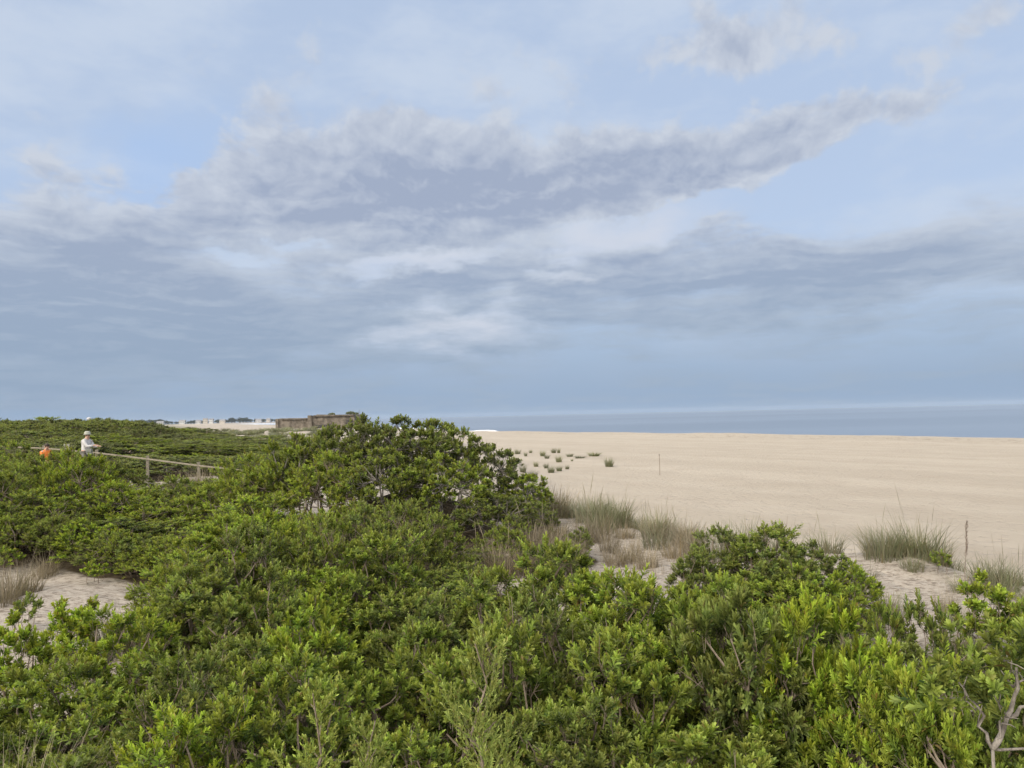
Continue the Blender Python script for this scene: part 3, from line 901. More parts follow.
# ------------------------------------------------------------------ sea
m, t = material('sea_water')
P = t.new('ShaderNodeNewGeometry').outputs['Position']
w1 = t.noise(t.mapping(P, rot=(0, 0, R(-35)), sc=(0.05, 0.16, 1)), 1, 6, 0.62)
w2 = t.noise(t.mapping(P, rot=(0, 0, R(-20)), sc=(0.6, 1.1, 1)), 1, 5, 0.65)
hh = t.m('ADD', t.m('MULTIPLY', w1, 1.0), t.m('MULTIPLY', w2, 0.25))
nb = t.bump(hh, 0.5, 1.0)
pc = t.mix(t.rng(t.noise(t.mapping(P, rot=(0, 0, R(-30)), sc=(0.0012, 0.006, 1)), 1, 4, 0.6), 0.35, 0.7), (0.115, 0.155, 0.212), (0.16, 0.205, 0.27))
t.l.new(principled(t, pc, 0.3, 0.5, nb), t.out.inputs[0])
xs = np.concatenate([-np.geomspace(5300, 50, 40), np.linspace(-40, 400, 30), np.geomspace(450, 5300, 30)])
ys = np.concatenate([np.linspace(-400, 300, 30), np.geomspace(330, 5400, 60)])
X, Y = np.meshgrid(xs, ys, indexing='ij'); nx, ny = len(xs), len(ys)
ii, jj = np.meshgrid(np.arange(nx-1), np.arange(ny-1), indexing='ij')
Q = np.stack([ii*ny+jj, (ii+1)*ny+jj, (ii+1)*ny+jj+1, ii*ny+jj+1], -1).reshape(-1)
me = mesh_np('sea', np.stack([X, Y, 0*X], -1).reshape(-1, 3), Q, 4, m)
tag(obj('sea', me), kind='structure')

# breaking waves: low ridges of white water along the shore
m, t = material('sea_foam')
P = t.new('ShaderNodeNewGeometry').outputs['Position']
t.l.new(principled(t, t.mix(t.rng(t.noise(P, 0.6, 5, 0.7), 0.35, 0.6), (0.55, 0.60, 0.64), (0.85, 0.86, 0.87)), 0.7, 0.3, t.bump(t.noise(P, 2.5, 5), 0.6, 0.2)), t.out.inputs[0])
def surf(y0, y1, off, h, w, seed):
    n = max(30, int((y1-y0)/3)); yy = np.linspace(y0, y1, n); xx = np.interp(yy, SY, SX) + off
    tx, ty = np.gradient(xx), np.gradient(yy); l = np.hypot(tx, ty); nxv, nyv = ty/l, -tx/l
    env = np.sin(np.pi*np.linspace(0, 1, n))**0.5*(0.75+0.25*fbm(xx*0, yy, 23, 3, seed))
    pr = [(-1.0, 0.0), (-0.55, 0.55), (-0.15, 1.0), (0.2, 0.8), (1.0, 0.05)]
    V = np.stack([np.stack([xx + nxv*a_*w*env + 0.5*fbm(xx, yy, 9, 2, seed), yy + nyv*a_*w*env, 0.02 + h*b_*env], -1) for a_, b_ in pr], 1).reshape(-1, 3)
    k = len(pr); i_, j_ = np.meshgrid(np.arange(n-1), np.arange(k-1), indexing='ij')
    Q = np.stack([i_*k+j_, (i_+1)*k+j_, (i_+1)*k+j_+1, i_*k+j_+1], -1).reshape(-1)
    o = obj('breaking_wave', mesh_np('breaking_wave', V, Q, 4, m, True))
    return o
for y0, y1, off, h, w, sd0, lb in [(254, 300, 11, 1.2, 4, 1, 'white breaker behind the right flank of the tall dune bush'), (241, 249, 7, 0.75, 3, 2, 'short white breaker where the beach meets the horizon'),
                             (300, 420, 14, 1.4, 5, 4, 'long white breaker behind the tall dune bush'), (900, 1400, 16, 0.9, 7, 5, 'pale surf line before the far town beach'),
                             (1000, 1750, 70, 1.1, 9, 7, 'outer surf line before the far town beach')]:
    tag(surf(y0, y1, off, h, w, sd0), lb, 'breaking wave', 'white breakers along the shore')

# ------------------------------------------------------------------ bunker
m, t = material('bunker_concrete')
tc = t.new('ShaderNodeTexCoord').outputs['Object']
big = t.noise(tc, 0.5, 7, 0.75); st = t.noise(t.mapping(tc, sc=(1.2, 1.2, 0.12)), 1, 6, 0.7)
c = t.mix(t.rng(big, 0.40, 0.60), (0.085, 0.074, 0.060), (0.185, 0.163, 0.132))
c = t.mix(t.m('MULTIPLY', t.rng(st, 0.5, 0.7), 0.6), c, (0.10, 0.085, 0.07))
bd = t.xyz(tc)
c = t.mix(t.m('MULTIPLY', t.rng(t.m('SINE', t.m('MULTIPLY', bd[2], 7.0)), 0.8, 1.0), 0.4), c, (0.12, 0.10, 0.085))
t.l.new(principled(t, c, 0.9, 0.15, t.bump(t.noise(tc, 1.5, 6, 0.7), 0.6, 0.15)), t.out.inputs[0])
M['concrete'] = m
D = 262.0
bx0, bx1, bx2 = gx(278, D), gx(309, D), gx(355, D)
zb = 2.2
bk = empty('concrete_bunker', ((bx0+bx2)/2, D, zb), 0, 'ruined brown concrete bunker with a stepped top on the far dune', 'bunker')
cx = (bx0+bx2)/2
zl, zh = zat(293, 418.6, D) - zb, zat(325, 415.4, D) - zb
def ragged(x0, x1, y0, y1, z1, seed, n=14):
    """wall block with a broken top edge"""
    r = np.random.default_rng(seed); mb = MB()
    xs_ = np.linspace(x0, x1, n); tz = z1 + r.normal(0, 0.22, n); ty = r.normal(0, 0.06, n)
    vs = []
    for i in range(n): vs += [(xs_[i], y0+ty[i], -3), (xs_[i], y0+ty[i]+0.1, tz[i]), (xs_[i], y1, tz[i]-0.05), (xs_[i], y1, -3)]
    fs = []
    for i in range(n-1):
        for k in range(4): fs.append((i*4+k, i*4+(k+1) % 4, (i+1)*4+(k+1) % 4, (i+1)*4+k))
    fs += [(0, 3, 2, 1), ((n-1)*4, (n-1)*4+1, (n-1)*4+2, (n-1)*4+3)]
    mb.add(vs, [f[::-1] for f in fs]); return mb
obj('low_wing', ragged(bx0-cx, bx1-cx-0.02, 0.0, 11, zl, 1).mesh('low_wing', m), bk)
obj('main_block', ragged(bx1-cx, bx2-cx, -2.2, 14, zh, 2, 22).mesh('main_block', m), bk)
mb = MB(); mb.box((bx1-cx+0.8, -2.5, (zh+0.12-3)/2), (1.5, 0.9, zh+0.12+3)); obj('corner_pier', mb.mesh('corner_pier', m, bevel=0.12), bk)
mb = MB(); mb.box((bx0-cx-0.5, 0.7, (zl+0.05-3)/2), (1.1, 2.0, zl+0.05+3)); obj('end_pier', mb.mesh('end_pier', m, bevel=0.12), bk)
mb = MB(); mb.box(((bx1-cx+2+bx2-cx)/2, -2.4, zh-0.15), (bx2-bx1-2, 0.9, 0.55)); obj('coping', mb.mesh('coping', m, bevel=0.1), bk)
mb = MB(); mb.box(((bx0+bx1)/2-cx, -0.2, zl-0.2), (bx1-bx0-1.8, 0.7, 0.4)); obj('coping', mb.mesh('coping', m, bevel=0.1), bk)
M['hole'] = simple_mat('bunker_opening', (0.03, 0.028, 0.026), (0.05, 0.045, 0.04), 2)
mb = MB(); mb.box((bx1-cx+6, -2.3, 1.6), (6.5, 0.5, 1.5)); obj('opening', mb.mesh('opening', M['hole']), bk)
mb = MB(); mb.box((bx1-cx+14.5, -2.3, 2.6), (2.2, 0.5, 2.4)); obj('opening', mb.mesh('opening', M['hole']), bk)
for k, (px, s, lb) in enumerate([(331, 1.3, 'small bush growing on the bunker roof edge, left one'), (349.5, 1.7, 'larger bush growing on the bunker roof'), (355, 1.2, 'low bush on the bunker roof right of the larger one')]):
    x = gx(px, D+1)
    o = empty('roof_bush', (x, D+1.5, zb+zh-0.2), k, lb, 'bush'); o.scale = (s*0.55, s*0.55, s*0.45)
    f, sm = PR['dull'][k % 3]; obj('foliage', f, o); obj('stem', sm, o)

# ------------------------------------------------------------------ fence with rail, along the path
fx = [gx(-6, 33.6) + 2.03*0 for _ in range(1)]
fpx = [(-10, 33.5), (43, 32.3), (96, 31.0), (147, 29.8), (198, 28.6), (252, 27.2)]
fy = [446.0, 448.0, 452.5, 458.6, 465.2, 471.0]
fn = empty('rail_fence', (gx(96, 31.0), 31.0, 4.4), 0, 'weathered wooden rail fence running along the sandy path', 'fence')
fo = Vector(fn.location)
tops = []
for (px, d), y in zip(fpx, fy):
    x = gx(px, d); zr = zat(px, y, d); tops.append(Vector((x, d, zr)) - fo)
for p in tops:
    mb = MB(); w = 0.12
    g = gz(p.x+fo.x, p.y+fo.y) - fo.z
    hh = (p.z + 0.12) - (g - 0.4)
    mb.box((p.x, p.y, g-0.4+hh/2), (w, w, hh), Matrix.Rotation(0.4, 3, 'Z') @ Matrix.Rotation(random.uniform(-0.03, 0.03), 3, 'Y'))
    obj('post', mb.mesh('post', M['wood'], bevel=0.012), fn)
for a_, b_ in zip(tops[:-1], tops[1:]):
    mb = MB(); d_ = b_ - a_; q = d_.to_track_quat('X', 'Z').to_matrix()
    mb.box((a_+b_)/2 + Vector((0, -0.10, 0)), (d_.length-0.01, 0.045, 0.06), q)
    obj('rail', mb.mesh('rail', M['wood'], bevel=0.008), fn)
# pale board fixed on a stake beside the fence
x, d = gx(66, 31.2), 31.2
z = zat(66, 447.5, d)
sg = empty('board_sign', (x, d, gz(x, d)), 0.35, 'plain pale square board on a stake left of the person in white', 'sign')
mb = MB(); mb.box((0, 0, z-gz(x, d)), (0.24, 0.03, 0.30)); obj('board', mb.mesh('board', M['pale_wood'], bevel=0.006), sg)
mb = MB(); hh = z-gz(x, d)+0.1; mb.box((0, 0.045, hh/2-0.2), (0.07, 0.05, hh+0.2)); obj('stake', mb.mesh('stake', M['wood'], bevel=0.006), sg)

# thin marker pole on the beach
d = 53.0; x = gx(657, d)
o = empty('marker_pole', (x, d, gz(x, d)), 0, 'thin grey marker pole standing alone on the beach', 'pole')
mb = MB(); mb.tube([(0, 0, -0.3), (0.01, 0, 0.6), (0.0, 0, 1.45)], [0.022, 0.02, 0.018], 8); obj('shaft', mb.mesh('shaft', M['twig']), o)
mb = MB(); mb.lathe([(0.026, 1.40), (0.03, 1.42), (0.03, 1.50), (0.015, 1.53)], 8); obj('cap', mb.mesh('cap', M['bark']), o)

# ------------------------------------------------------------------ people
M['skin'] = simple_mat('skin', (0.42, 0.26, 0.19), (0.50, 0.32, 0.24), 6, 0.55, 0.05)
M['white_cloth'] = simple_mat('white_cotton', (0.38, 0.38, 0.39), (0.52, 0.52, 0.53), 5, 0.85, 0.5)
M['grey_cloth'] = simple_mat('grey_trousers', (0.16, 0.155, 0.145), (0.23, 0.225, 0.21), 5, 0.85, 0.4)
M['pale_hat'] = simple_mat('pale_hat', (0.26, 0.27, 0.23), (0.36, 0.37, 0.32), 5, 0.85, 0.3)
M['orange_cloth'] = simple_mat('orange_cotton', (0.55, 0.16, 0.035), (0.68, 0.22, 0.05), 5, 0.8, 0.4)
M['dark_hair'] = simple_mat('dark_hair', (0.03, 0.02, 0.015), (0.06, 0.045, 0.03), 20, 0.6, 0.3)
M['bag'] = simple_mat('grey_canvas', (0.17, 0.18, 0.165), (0.24, 0.25, 0.23), 9, 0.85, 0.3)


def skin_mesh(name, verts, edges, radii, root, mat, sub=2):
    me = bpy.data.meshes.new(name); me.from_pydata(verts, edges, []); me.update()
    o = bpy.data.objects.new(name, me); COL.objects.link(o)
    mo = o.modifiers.new('s', 'SKIN'); mo.use_smooth_shade = True
    for i, sv in enumerate(me.skin_vertices[0].data):
        r = radii[i]; sv.radius = r if hasattr(r, '__len__') else (r, r); sv.use_root = (i == root)
    mo2 = o.modifiers.new('d', 'SUBSURF'); mo2.levels = sub; mo2.render_levels = sub
    dg = bpy.context.evaluated_depsgraph_get(); dg.update()
    nm = bpy.data.meshes.new_from_object(o.evaluated_get(dg))
    bpy.data.objects.remove(o); bpy.data.meshes.remove(me)
    nm.name = name; nm.materials.clear(); nm.materials.append(mat)
    for p in nm.polygons: p.use_smooth = True
    return nm


def ellipsoid(mb, c, r, k=16, n=10):
    prof = [(max(1e-3, math.cos(a)), math.sin(a)) for a in np.linspace(-math.pi/2, math.pi/2, n)]
    n0 = len(mb.v); mb.lathe(prof, k)
    for i in range(n0, len(mb.v)):
        x, y, z = mb.v[i]; mb.v[i] = (c[0]+x*r[0], c[1]+y*r[1], c[2]+z*r[2])


def person(loc, rz, label, top, hat, lean, arm, hgt=1.72, bottom='grey_cloth'):
    """standing figure facing local +X; arm = list of elbow/wrist points for the left and right arm"""
    o = empty('person', loc, rz, label, 'person')
    k = hgt/1.72
    P_ = lambda x, y, z: ((x + lean*max(0, z-0.95))*k, y*k, z*k)
    V = []; E = []; RR = []
    def add(p, r, par=None):
        V.append(p); RR.append(r if hasattr(r, '__len__') else (r*k, r*k))
        if par is not None: E.append((par, len(V)-1))
        return len(V)-1
    pel = add(P_(0, 0, 0.95), 0.145)
    w = add(P_(0, 0, 1.08), 0.13, pel); ch = add(P_(0.01, 0, 1.27), 0.15, w); ns = add(P_(0, 0, 1.43), 0.085, ch)
    nk = add(P_(0.015, 0, 1.49), 0.055, ns); hd = add(P_(0.03, 0, 1.57), 0.078, nk); ht = add(P_(0.025, 0, 1.655), 0.082, hd); add(P_(0.02, 0, 1.71), 0.055, ht)
    nose = add(P_(0.125, 0, 1.60), 0.012, hd)
    for s in (-1, 1):
        hp = add(P_(0, s*0.10, 0.90), 0.095, pel); kn = add(P_(0.02, s*0.11, 0.49), 0.058, hp); an = add(P_(-0.02, s*0.11, 0.09), 0.040, kn)
        ft = add(P_(0.10, s*0.12, 0.035), 0.035, an); add(P_(0.18, s*0.125, 0.025), 0.024, ft)
        sh = add(P_(0, s*0.17, 1.40), 0.066, ns)
        el, wr = arm[0 if s < 0 else 1]
        e_ = add(tuple(q*k for q in el), 0.042, sh); w_ = add(tuple(q*k for q in wr), 0.030, e_)
        dv = (Vector(wr)-Vector(el)).normalized(); sd_ = dv.cross(Vector((0, 0, 1))).normalized(); up_ = sd_.cross(dv)
        pm = add(tuple((Vector(wr)+dv*0.06)*k), 0.030, w_)
        for f, (ln, off) in enumerate([(0.075, -0.028), (0.085, -0.010), (0.08, 0.010), (0.062, 0.028)]):
            b = add(tuple((Vector(wr)+dv*0.10+sd_*off)*k), 0.010, pm)
            c_ = add(tuple((Vector(wr)+dv*(0.10+ln*0.55)+sd_*off-up_*0.015)*k), 0.0085, b)
            add(tuple((Vector(wr)+dv*(0.10+ln*0.8)+sd_*off-up_*0.045)*k), 0.007, c_)
        th = add(tuple((Vector(wr)+dv*0.055-sd_*0.04*s)*k), 0.011, pm); add(tuple((Vector(wr)+dv*0.10-sd_*0.05*s-up_*0.02)*k), 0.009, th)
    obj('body', skin_mesh('body', V, E, RR, 0, M['skin']), o)
    # shirt: torso and sleeves
    V, E, RR = [], [], []
    c0 = add(P_(0, 0, 0.88), 0.175); c1 = add(P_(0, 0, 1.08), 0.165, c0); c2 = add(P_(0.01, 0, 1.28), 0.178, c1); c3_ = add(P_(0, 0, 1.43), 0.10, c2); add(P_(0.01, 0, 1.485), 0.068, c3_)
    for s in (-1, 1):
        sh = add(P_(0, s*0.175, 1.40), 0.085, c3_); el, wr = arm[0 if s < 0 else 1]
        e_ = add(tuple(q*k for q in el), 0.064, sh); add(tuple((Vector(el)*0.1+Vector(wr)*0.9)*k), 0.050, e_)
    obj('shirt', skin_mesh('shirt', V, E, RR, 0, M[top]), o)
    V, E, RR = [], [], []
    c0 = add(P_(0, 0, 0.97), 0.158)
    for s in (-1, 1):
        a1 = add(P_(0, s*0.10, 0.88), 0.112, c0); a2 = add(P_(0.02, s*0.11, 0.49), 0.082, a1); add(P_(-0.02, s*0.11, 0.11), 0.066, a2)
    obj('trousers', skin_mesh('trousers', V, E, RR, 0, M[bottom]), o)
    hc = P_(0.03, 0, 1.62)
    hb = MB()
    ellipsoid(hb, (hc[0]-0.015, 0, hc[2]+0.025), (0.100, 0.092, 0.105))
    hr = obj('hair', hb.mesh('hair', M['dark_hair'], True), o)
    if hat:
        mb = MB(); mb.lathe([(0.150, 0.035), (0.154, 0.045), (0.112, 0.062), (0.108, 0.13), (0.075, 0.165), (0.01, 0.172)], 20, (hc[0]-0.01, 0, hc[2]-0.01))
        obj('hat', mb.mesh('hat', M['pale_hat'], True), o)
    for s in (-1, 1):
        mb = MB(); ellipsoid(mb, (hc[0]+0.078, s*0.032, hc[2]-0.005), (0.012, 0.014, 0.009), 8, 6); obj('eye', mb.mesh('eye', M['dark_hair'], True), o)
        mb = MB(); ellipsoid(mb, (hc[0]-0.005, s*0.088, hc[2]-0.015), (0.020, 0.012, 0.032), 8, 6); obj('ear', mb.mesh('ear', M['skin'], True), o)
    return o


d = 29.4; x = gx(85, d); zt = zat(85, 431.3, d)
person((x, d, zt-1.72), -0.15, 'person in a white long sleeved shirt and pale hat leaning over the fence', 'white_cloth', True, 0.10,
       [((0.26, -0.22, 1.16), (0.50, -0.12, 1.20)), ((0.22, 0.22, 1.14), (0.46, 0.14, 1.16))], 1.66)
bg = empty('shoulder_bag', (x+0.30, d-0.25, zt-1.72+0.82), 0.2, 'grey canvas bag at the hip of the person in white', 'bag')
mb = MB(); mb.box((0, 0, 0.10), (0.22, 0.13, 0.24)); obj('pouch', mb.mesh('pouch', M['bag'], bevel=0.03), bg)
mb = MB(); mb.box((0, -0.08, 0.15), (0.21, 0.03, 0.12)); obj('flap', mb.mesh('flap', M['bag'], bevel=0.012), bg)
mb = MB(); mb.tube([(-0.16, 0, 0.22), (-0.22, 0.10, 0.45), (-0.27, 0.2, 0.60)], 0.012, 6); obj('strap', mb.mesh('strap', M['bag']), bg)
d = 30.4; x = gx(45, d); zt = zat(45, 442.5, d)
person((x, d, zt-1.72), -0.6, 'person in an orange top half hidden behind the fence and bushes', 'orange_cloth', False, 0.18,
       [((0.22, -0.24, 1.10), (0.42, -0.16, 1.02)), ((0.20, 0.24, 1.10), (0.40, 0.18, 1.02))], 1.66)

# ------------------------------------------------------------------ the far town
def make_tree(seed):
    r = np.random.default_rng(seed)
    n = 90
    d = unit(r.normal(0, 1, (n, 3))); c = d*np.array([4.6, 4.6, 3.4])*(r.uniform(0.2, 1, (n, 1))**0.4) + np.array([0, 0, 7.2])
    c += 0.6*np.sin(c*1.3 + seed)
    sd = unit(d + np.array([0, 0, 0.5]))
    V, T, A = rosettes(c, sd, np.full(n, 1.4), 24, 1.0, 0.7, r)
    mb = MB(); mb.tube([(0, 0, -1), (0.1, 0, 2.5), (0, 0.1, 6)], [0.4, 0.3, 0.15], 7)
    for k in range(6):
        a_ = k*1.05; mb.tube([(0, 0, 3), (math.cos(a_)*2.4, math.sin(a_)*2.4, 6.5)], [0.18, 0.07], 5)
    return mesh_np('crown', V, T, 3, M['far_leaf'], attr={'leaf_age': A}), mb.mesh('trunk', M['twig'])


TR = [make_tree(300+i) for i in range(3)]
rt = random.Random(21)
def town_base(px, d): return max(gz(gx(px, d), d), 1.0)
for i in range(150):
    px = rt.uniform(136, 276); d = rt.uniform(2050, 2350)
    if 178 < px < 186 or 196 < px < 200 or 205 < px < 212: 
        if rt.random() < 0.7: continue
    x = gx(px, d); s = rt.uniform(0.5, 1.05)*(1.25 if px < 165 or 230 < px < 250 else 0.9)
    f, tk = TR[i % 3]
    o = empty('shade_tree', (x, d, town_base(px, d)), rt.uniform(0, 6.28), 'small hazy tree in the far town skyline ' + ('left of the white houses' if px < 185 else ('beside the white houses' if px < 225 else 'next to the bunker')), 'tree', 'trees of the far town')
    o.scale = (s*1.5, s*1.3, s)
    obj('crown', f, o); obj('trunk', tk, o)
M['white_wall'] = simple_mat('white_siding', (0.42, 0.42, 0.42), (0.52, 0.52, 0.52), 1, 0.7, 0)
M['tan_wall'] = simple_mat('tan_siding', (0.42, 0.38, 0.33), (0.50, 0.46, 0.40), 1, 0.7, 0)
M['roof'] = simple_mat('grey_shingle', (0.16, 0.16, 0.17), (0.24, 0.24, 0.25), 2, 0.85, 0)
M['glass'] = simple_mat('dark_window', (0.04, 0.05, 0.06), (0.06, 0.07, 0.08), 1, 0.2, 0)
for k, (px, w, h, mat, lb) in enumerate([
        (182, 16, 9, 'white_wall', 'white house at the left of the far town'), (198, 13, 8, 'white_wall', 'small white house in the middle of the town'),
        (205, 12, 13, 'tan_wall', 'tallest tan house of the far town'), (211, 11, 11, 'white_wall', 'narrow white house right of the tan one'),
        (222, 14, 8, 'tan_wall', 'low tan house among the town trees'), (258, 15, 8, 'white_wall', 'pale house near the end of town'),
        (268, 10, 9, 'tan_wall', 'last small house beside the bunker'), (160, 18, 7, 'white_wall', 'long low pale building at the left town edge')]):
    h *= 0.9; d = 2040; x = gx(px, d); zb_ = town_base(px, d)
    o = empty('town_house', (x, d, zb_), 0.1*(k % 3), lb, 'house', 'houses of the far town')
    mb = MB(); mb.box((0, 0, h/2), (w, 10, h)); obj('wall', mb.mesh('wall', M[mat]), o)
    mb = MB(); a_ = w/2+0.5
    mb.add([(-a_, -5.6, h+0.02), (a_, -5.6, h+0.02), (a_, 5.6, h+0.02), (-a_, 5.6, h+0.02), (-a_, 0, h+3.6), (a_, 0, h+3.6)], [(0, 1, 5, 4), (2, 3, 4, 5), (0, 4, 3), (1, 2, 5), (3, 2, 1, 0)])
    obj('roof', mb.mesh('roof', M['roof']), o)
    for q in range(3):
        mb = MB(); mb.box(((q-1)*w*0.3, -5.03, h*0.55), (w*0.13, 0.1, 1.8)); obj('window', mb.mesh('window', M['glass']), o)
# water tower on the left skyline
d = 1500; x = gx(88.5, d); zc = zat(88.5, 418.8, d)
o = empty('water_tower', (x, d, 2.0), 0, 'tiny white water tower rising behind the left skyline scrub', 'water tower')
mb = MB(); prof = [(0.3, -3.2), (2.6, -2.4), (4.2, -0.6), (4.3, 0.8), (3.2, 2.3), (1.4, 3.0), (0.2, 3.2)]; mb.lathe([(r_0, z_0+zc-2) for r_0, z_0 in prof], 24); obj('tank', mb.mesh('tank', M['white_wall'], True), o)
for k in range(4):
    a_ = k*math.pi/2+0.6; mb = MB(); mb.tube([(4.6*math.cos(a_), 4.6*math.sin(a_), -1), (3.4*math.cos(a_), 3.4*math.sin(a_), zc-3.4)], 0.3, 8); obj('leg', mb.mesh('leg', M['white_wall']), o)

# ------------------------------------------------------------------ haze
if HAZE > 0:
    mb = MB(); mb.box((0, 0, 9.2), (11600, 11600, 29))
    m, t = material('haze_air')
    v = t.new('ShaderNodeVolumePrincipled'); v.inputs['Color'].default_value = (0.72, 0.84, 1.0, 1); v.inputs['Density'].default_value = HAZE
    t.l.new(v.outputs[0], t.out.inputs['Volume'])
    tag(obj('haze', mb.mesh('haze', m)), kind='stuff')

# ------------------------------------------------------------------ sky
W = bpy.data.worlds.new('World'); S.world = W; W.use_nodes = True; W.cycles.sampling_method = 'MANUAL'; W.cycles.sample_map_resolution = 512
t = NT(W.node_tree); t.n.clear(); t.dims = '2D'
out = t.new('ShaderNodeOutputWorld'); bg = t.new('ShaderNodeBackground')
SUN_EL, SUN_AZ = R(34), R(222)          # azimuth clockwise from +Y: behind the camera, to its left
sky = t.new('ShaderNodeTexSky', sky_type='NISHITA'); sky.sun_disc = False
sky.sun_elevation = SUN_EL; sky.sun_rotation = SUN_AZ
sky.air_density = 1.0; sky.dust_density = 1.2; sky.ozone_density = 1.5
D3 = t.new('ShaderNodeTexCoord').outputs['Generated']
c = t.xyz(D3)
az = t.m('ARCTAN2', c[0], c[1]); el = t.m('ARCSINE', c[2])
AE = t.comb(az, el, 0.0)


def ae(px, py):
    a_ = math.atan((px-512)/F); return a_, math.atan((hor(px)-py)/F*math.cos(a_))


# cloud coordinates: puffs stay round overhead and flatten into streaks towards the horizon
elp = t.m('ADD', t.m('MAXIMUM', el, 0.0), 0.07)
Qc = t.comb(az, t.m('MULTIPLY', t.m('LOGARITHM', elp, math.e), 0.55), 0.0)
wv = t.vm('SUBTRACT', t.noise(Qc, 6, 4, 0.55, out=1), (0.5, 0.5, 0.5))
Qw = t.vm('ADD', Qc, t.vm('SCALE', wv, scale=0.07))
AEw = t.vm('ADD', AE, t.vm('MULTIPLY', t.vm('SUBTRACT', t.noise(Qc, 7.0, 5, 0.55, out=1), (0.5, 0.5, 0.5)), (0.22, 0.10, 0.0)))


def blob(px, py, rx, ry, rot=0.0, inner=0.0, vec=None):
    a_, e_ = ae(px, py)
    v = t.mapping(vec or AEw, loc=(a_, e_, 0), rot=(0, 0, R(rot)), sc=(rx/F, ry/F, 1), typ='TEXTURE')
    return t.rng(t.vm('LENGTH', v, out=1), 1.0, inner, 0.0, 1.0)


def total(items):
    s = None
    for it in items:
        b = t.m('MULTIPLY', blob(*it[:-1]), it[-1])
        s = b if s is None else t.m('ADD', s, b)
    return s


def puffs(vec, scale):
    nd = t.new('ShaderNodeTexVoronoi'); nd.feature = 'F1'; nd.normalize = True; nd.voronoi_dimensions = '2D'
    t.put(nd.inputs['Vector'], vec); t.put(nd.inputs['Scale'], scale); t.put(nd.inputs['Detail'], 3.0)
    t.put(nd.inputs['Roughness'], 0.55); t.put(nd.inputs['Lacunarity'], 2.1)
    return nd.outputs[0]


def up(v, dx, dy): return t.vm('ADD', v, (dx, dy, 0.0))


high = t.rng(el, 0.16, 0.30)
n_big = t.noise(Qw, 4.2, 8, 0.6); b_up = t.noise(up(Qw, -0.010, 0.035), 4.2, 8, 0.6)
n_fine = t.noise(Qw, 15.0, 7, 0.62); f_up = t.noise(up(Qw, -0.004, 0.014), 15.0, 7, 0.62)
pf = puffs(Qw, 10.0); p_up = puffs(up(Qw, -0.006, 0.018), 10.0)
stv = t.vm('ADD', AE, t.vm('SCALE', wv, scale=0.035))
n_str = t.noise(t.mapping(stv, sc=(3.2, 22, 1)), 2.0, 7, 0.6); s_up = t.noise(t.mapping(up(stv, 0.0, 0.007), sc=(3.2, 22, 1)), 2.0, 7, 0.6)
# where the cloud banks lie
bank = total([(430, 205, 270, 44, 4, 0.0, 0.55), (700, 172, 150, 32, 8, 0.0, 0.2), (120, 330, 330, 90, 0, 0, 0.3), (40, 275, 250, 125, 0, 0.1, 0.75), (370, 180, 300, 92, 4, 0.2, 0.80), (630, 178, 270, 58, 7, 0.2, 0.70), (870, 116, 170, 32, 6, 0.0, 0.60), (640, 140, 160, 40, 0, 0, 0.3),
              (410, 110, 130, 36, 0, 0.0, 0.35), (200, 330, 420, 120, 0, 0.2, 0.45), (900, 255, 300, 60, 6, 0.2, 0.42), (560, 262, 300, 50, 0, 0.1, 0.35),
              (520, 300, 700, 80, 2, 0.1, 0.55), (760, 300, 420, 60, 0, 0.1, 0.3), (735, 36, 140, 50, -8, 0.1, 0.75), (985, 14, 70, 30, 10, 0.0, 0.30), (840, 8, 120, 30, 0, 0.0, 0.3),
              (160, 156, 92, 40, 14, 0.1, -0.9), (408, 262, 100, 18, 7, 0.1, -1.0), (455, 322, 130, 38, 7, 0.1, -1.0), (640, 230, 150, 24, 10, 0.1, -0.6),
              (860, 195, 150, 34, 12, 0.1, -0.35), (585, 274, 70, 11, -4, 0, -0.6), (270, 245, 60, 10, 0, 0, -0.5)])
dens = t.m('ADD', bank, t.m('MULTIPLY', t.m('SUBTRACT', n_big, 0.5), 1.25))
dens = t.m('ADD', dens, t.m('MULTIPLY', t.m('SUBTRACT', n_fine, 0.5), 0.55))
dens = t.m('ADD', dens, t.m('MULTIPLY', t.m('MULTIPLY', t.m('SUBTRACT', 0.30, pf), 1.15), high))
dens = t.m('ADD', dens, t.m('MULTIPLY', t.m('MULTIPLY', t.m('SUBTRACT', n_str, 0.5), 2.0), t.rng(el, 0.34, 0.12)))
cover = t.mix(high, t.rng(dens, -0.25, 0.80), t.rng(dens, 0.08, 0.50))
thick = t.rng(dens, 0.25, 1.25)
relief = t.m('ADD', t.m('MULTIPLY', t.m('SUBTRACT', n_fine, f_up), 1.2), t.m('MULTIPLY', t.m('SUBTRACT', n_big, b_up), 1.3))
relief = t.m('ADD', relief, t.m('MULTIPLY', t.m('MULTIPLY', t.m('SUBTRACT', p_up, pf), 1.3), high))
relief = t.m('ADD', relief, t.m('MULTIPLY', t.m('MULTIPLY', t.m('SUBTRACT', n_str, s_up), 2.6), t.rng(el, 0.34, 0.12)))
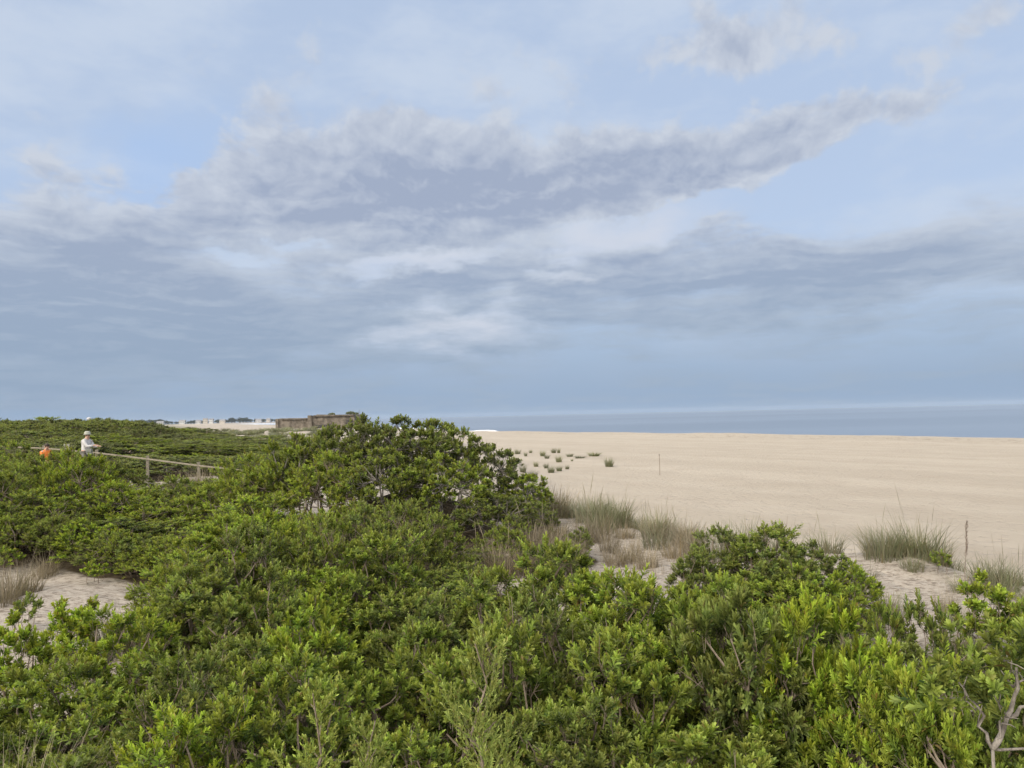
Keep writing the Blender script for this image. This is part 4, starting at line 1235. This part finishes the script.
# thin veil everywhere, so the blue is pale
veil = t.noise(t.mapping(stv, rot=(0, 0, R(12)), sc=(2.2, 5.5, 1)), 1.5, 6, 0.6)
clear = t.mix(0.80, sky.outputs[0], (5.4, 6.6, 8.7))
clear = t.mix(t.m('MULTIPLY', t.rng(veil, 0.38, 0.70), 0.75), clear, (5.9, 6.75, 8.1))
hz = t.rng(el, 0.20, 0.0)
clear = t.mix(t.m('MULTIPLY', hz, 0.85), clear, (2.75, 3.85, 5.45))
gap = blob(165, 160, 150, 66, 12, 0.1)
clear = t.mix(t.m('MULTIPLY', gap, 0.5), clear, (3.9, 5.65, 8.8))
glow = t.m('ADD', t.m('ADD', blob(450, 320, 140, 46, 6, 0), blob(415, 258, 140, 28, 6, 0)), t.m('ADD', blob(620, 236, 150, 34, 8, 0), blob(600, 276, 90, 16, 0, 0)), clamp=True)
clear = t.mix(t.m('MULTIPLY', glow, 0.75), clear, (6.7, 7.0, 7.8))
cl_lit = (6.0, 6.5, 7.4); cl_dk = (3.5, 4.12, 5.5)
cloud = t.mix(t.m('ADD', t.m('MULTIPLY', thick, 0.80), t.m('ADD', 0.16, t.m('MULTIPLY', relief, t.m('ADD', -0.95, t.m('MULTIPLY', high, -0.3)))), clamp=True), cl_lit, cl_dk)
cloud = t.mix(t.m('MULTIPLY', t.rng(el, 0.30, 0.04), 0.8), cloud, (2.95, 3.95, 5.3))
skyc = t.mix(t.m('MULTIPLY', cover, 0.93), clear, cloud)
# the bright veiled west behind the camera and the zenith
back = t.rng(t.vm('DOT_PRODUCT', D3, (math.sin(SUN_AZ)*math.cos(SUN_EL), math.cos(SUN_AZ)*math.cos(SUN_EL), math.sin(SUN_EL)), out=1), 0.0, 1.0, 1.0, 3.2)
zen = t.rng(el, 0.55, 1.2, 1.0, 2.7)
bk_ = t.m('SUBTRACT', back, 1.0)
skyc = t.vm('SCALE', skyc, scale=zen)
skyc = t.mix(t.m('MULTIPLY', bk_, 1.0, clamp=True), skyc, t.vm('SCALE', (8.2, 7.5, 6.7), scale=back))
skyc = t.mix(t.rng(c[2], 0.0, -0.03), skyc, (1.6, 1.7, 1.8))
t.put(bg.inputs[0], skyc); bg.inputs[1].default_value = 0.1
t.l.new(bg.outputs[0], out.inputs[0])

sl = bpy.data.lights.new('sun', 'SUN'); sl.energy = 2.6; sl.angle = R(11); sl.color = (1.0, 0.93, 0.83)
so = bpy.data.objects.new('sun', sl); COL.objects.link(so)
dv = Vector((math.sin(SUN_AZ)*math.cos(SUN_EL), math.cos(SUN_AZ)*math.cos(SUN_EL), math.sin(SUN_EL)))
so.rotation_euler = dv.to_track_quat('Z', 'Y').to_euler(); so.location = (-30, -30, 60)

# ------------------------------------------------------------------ render settings
S.view_settings.view_transform = 'Standard'; S.view_settings.look = 'None'
S.view_settings.exposure = 0.0; S.view_settings.gamma = 1.0
S.cycles.use_denoising = True; S.cycles.denoiser = 'OPENIMAGEDENOISE'; S.cycles.denoising_input_passes = 'RGB_ALBEDO_NORMAL'; S.cycles.denoising_prefilter = 'ACCURATE'
S.cycles.max_bounces = 7; S.cycles.diffuse_bounces = 5; S.cycles.transmission_bounces = 4
S.cycles.sample_clamp_indirect = 4
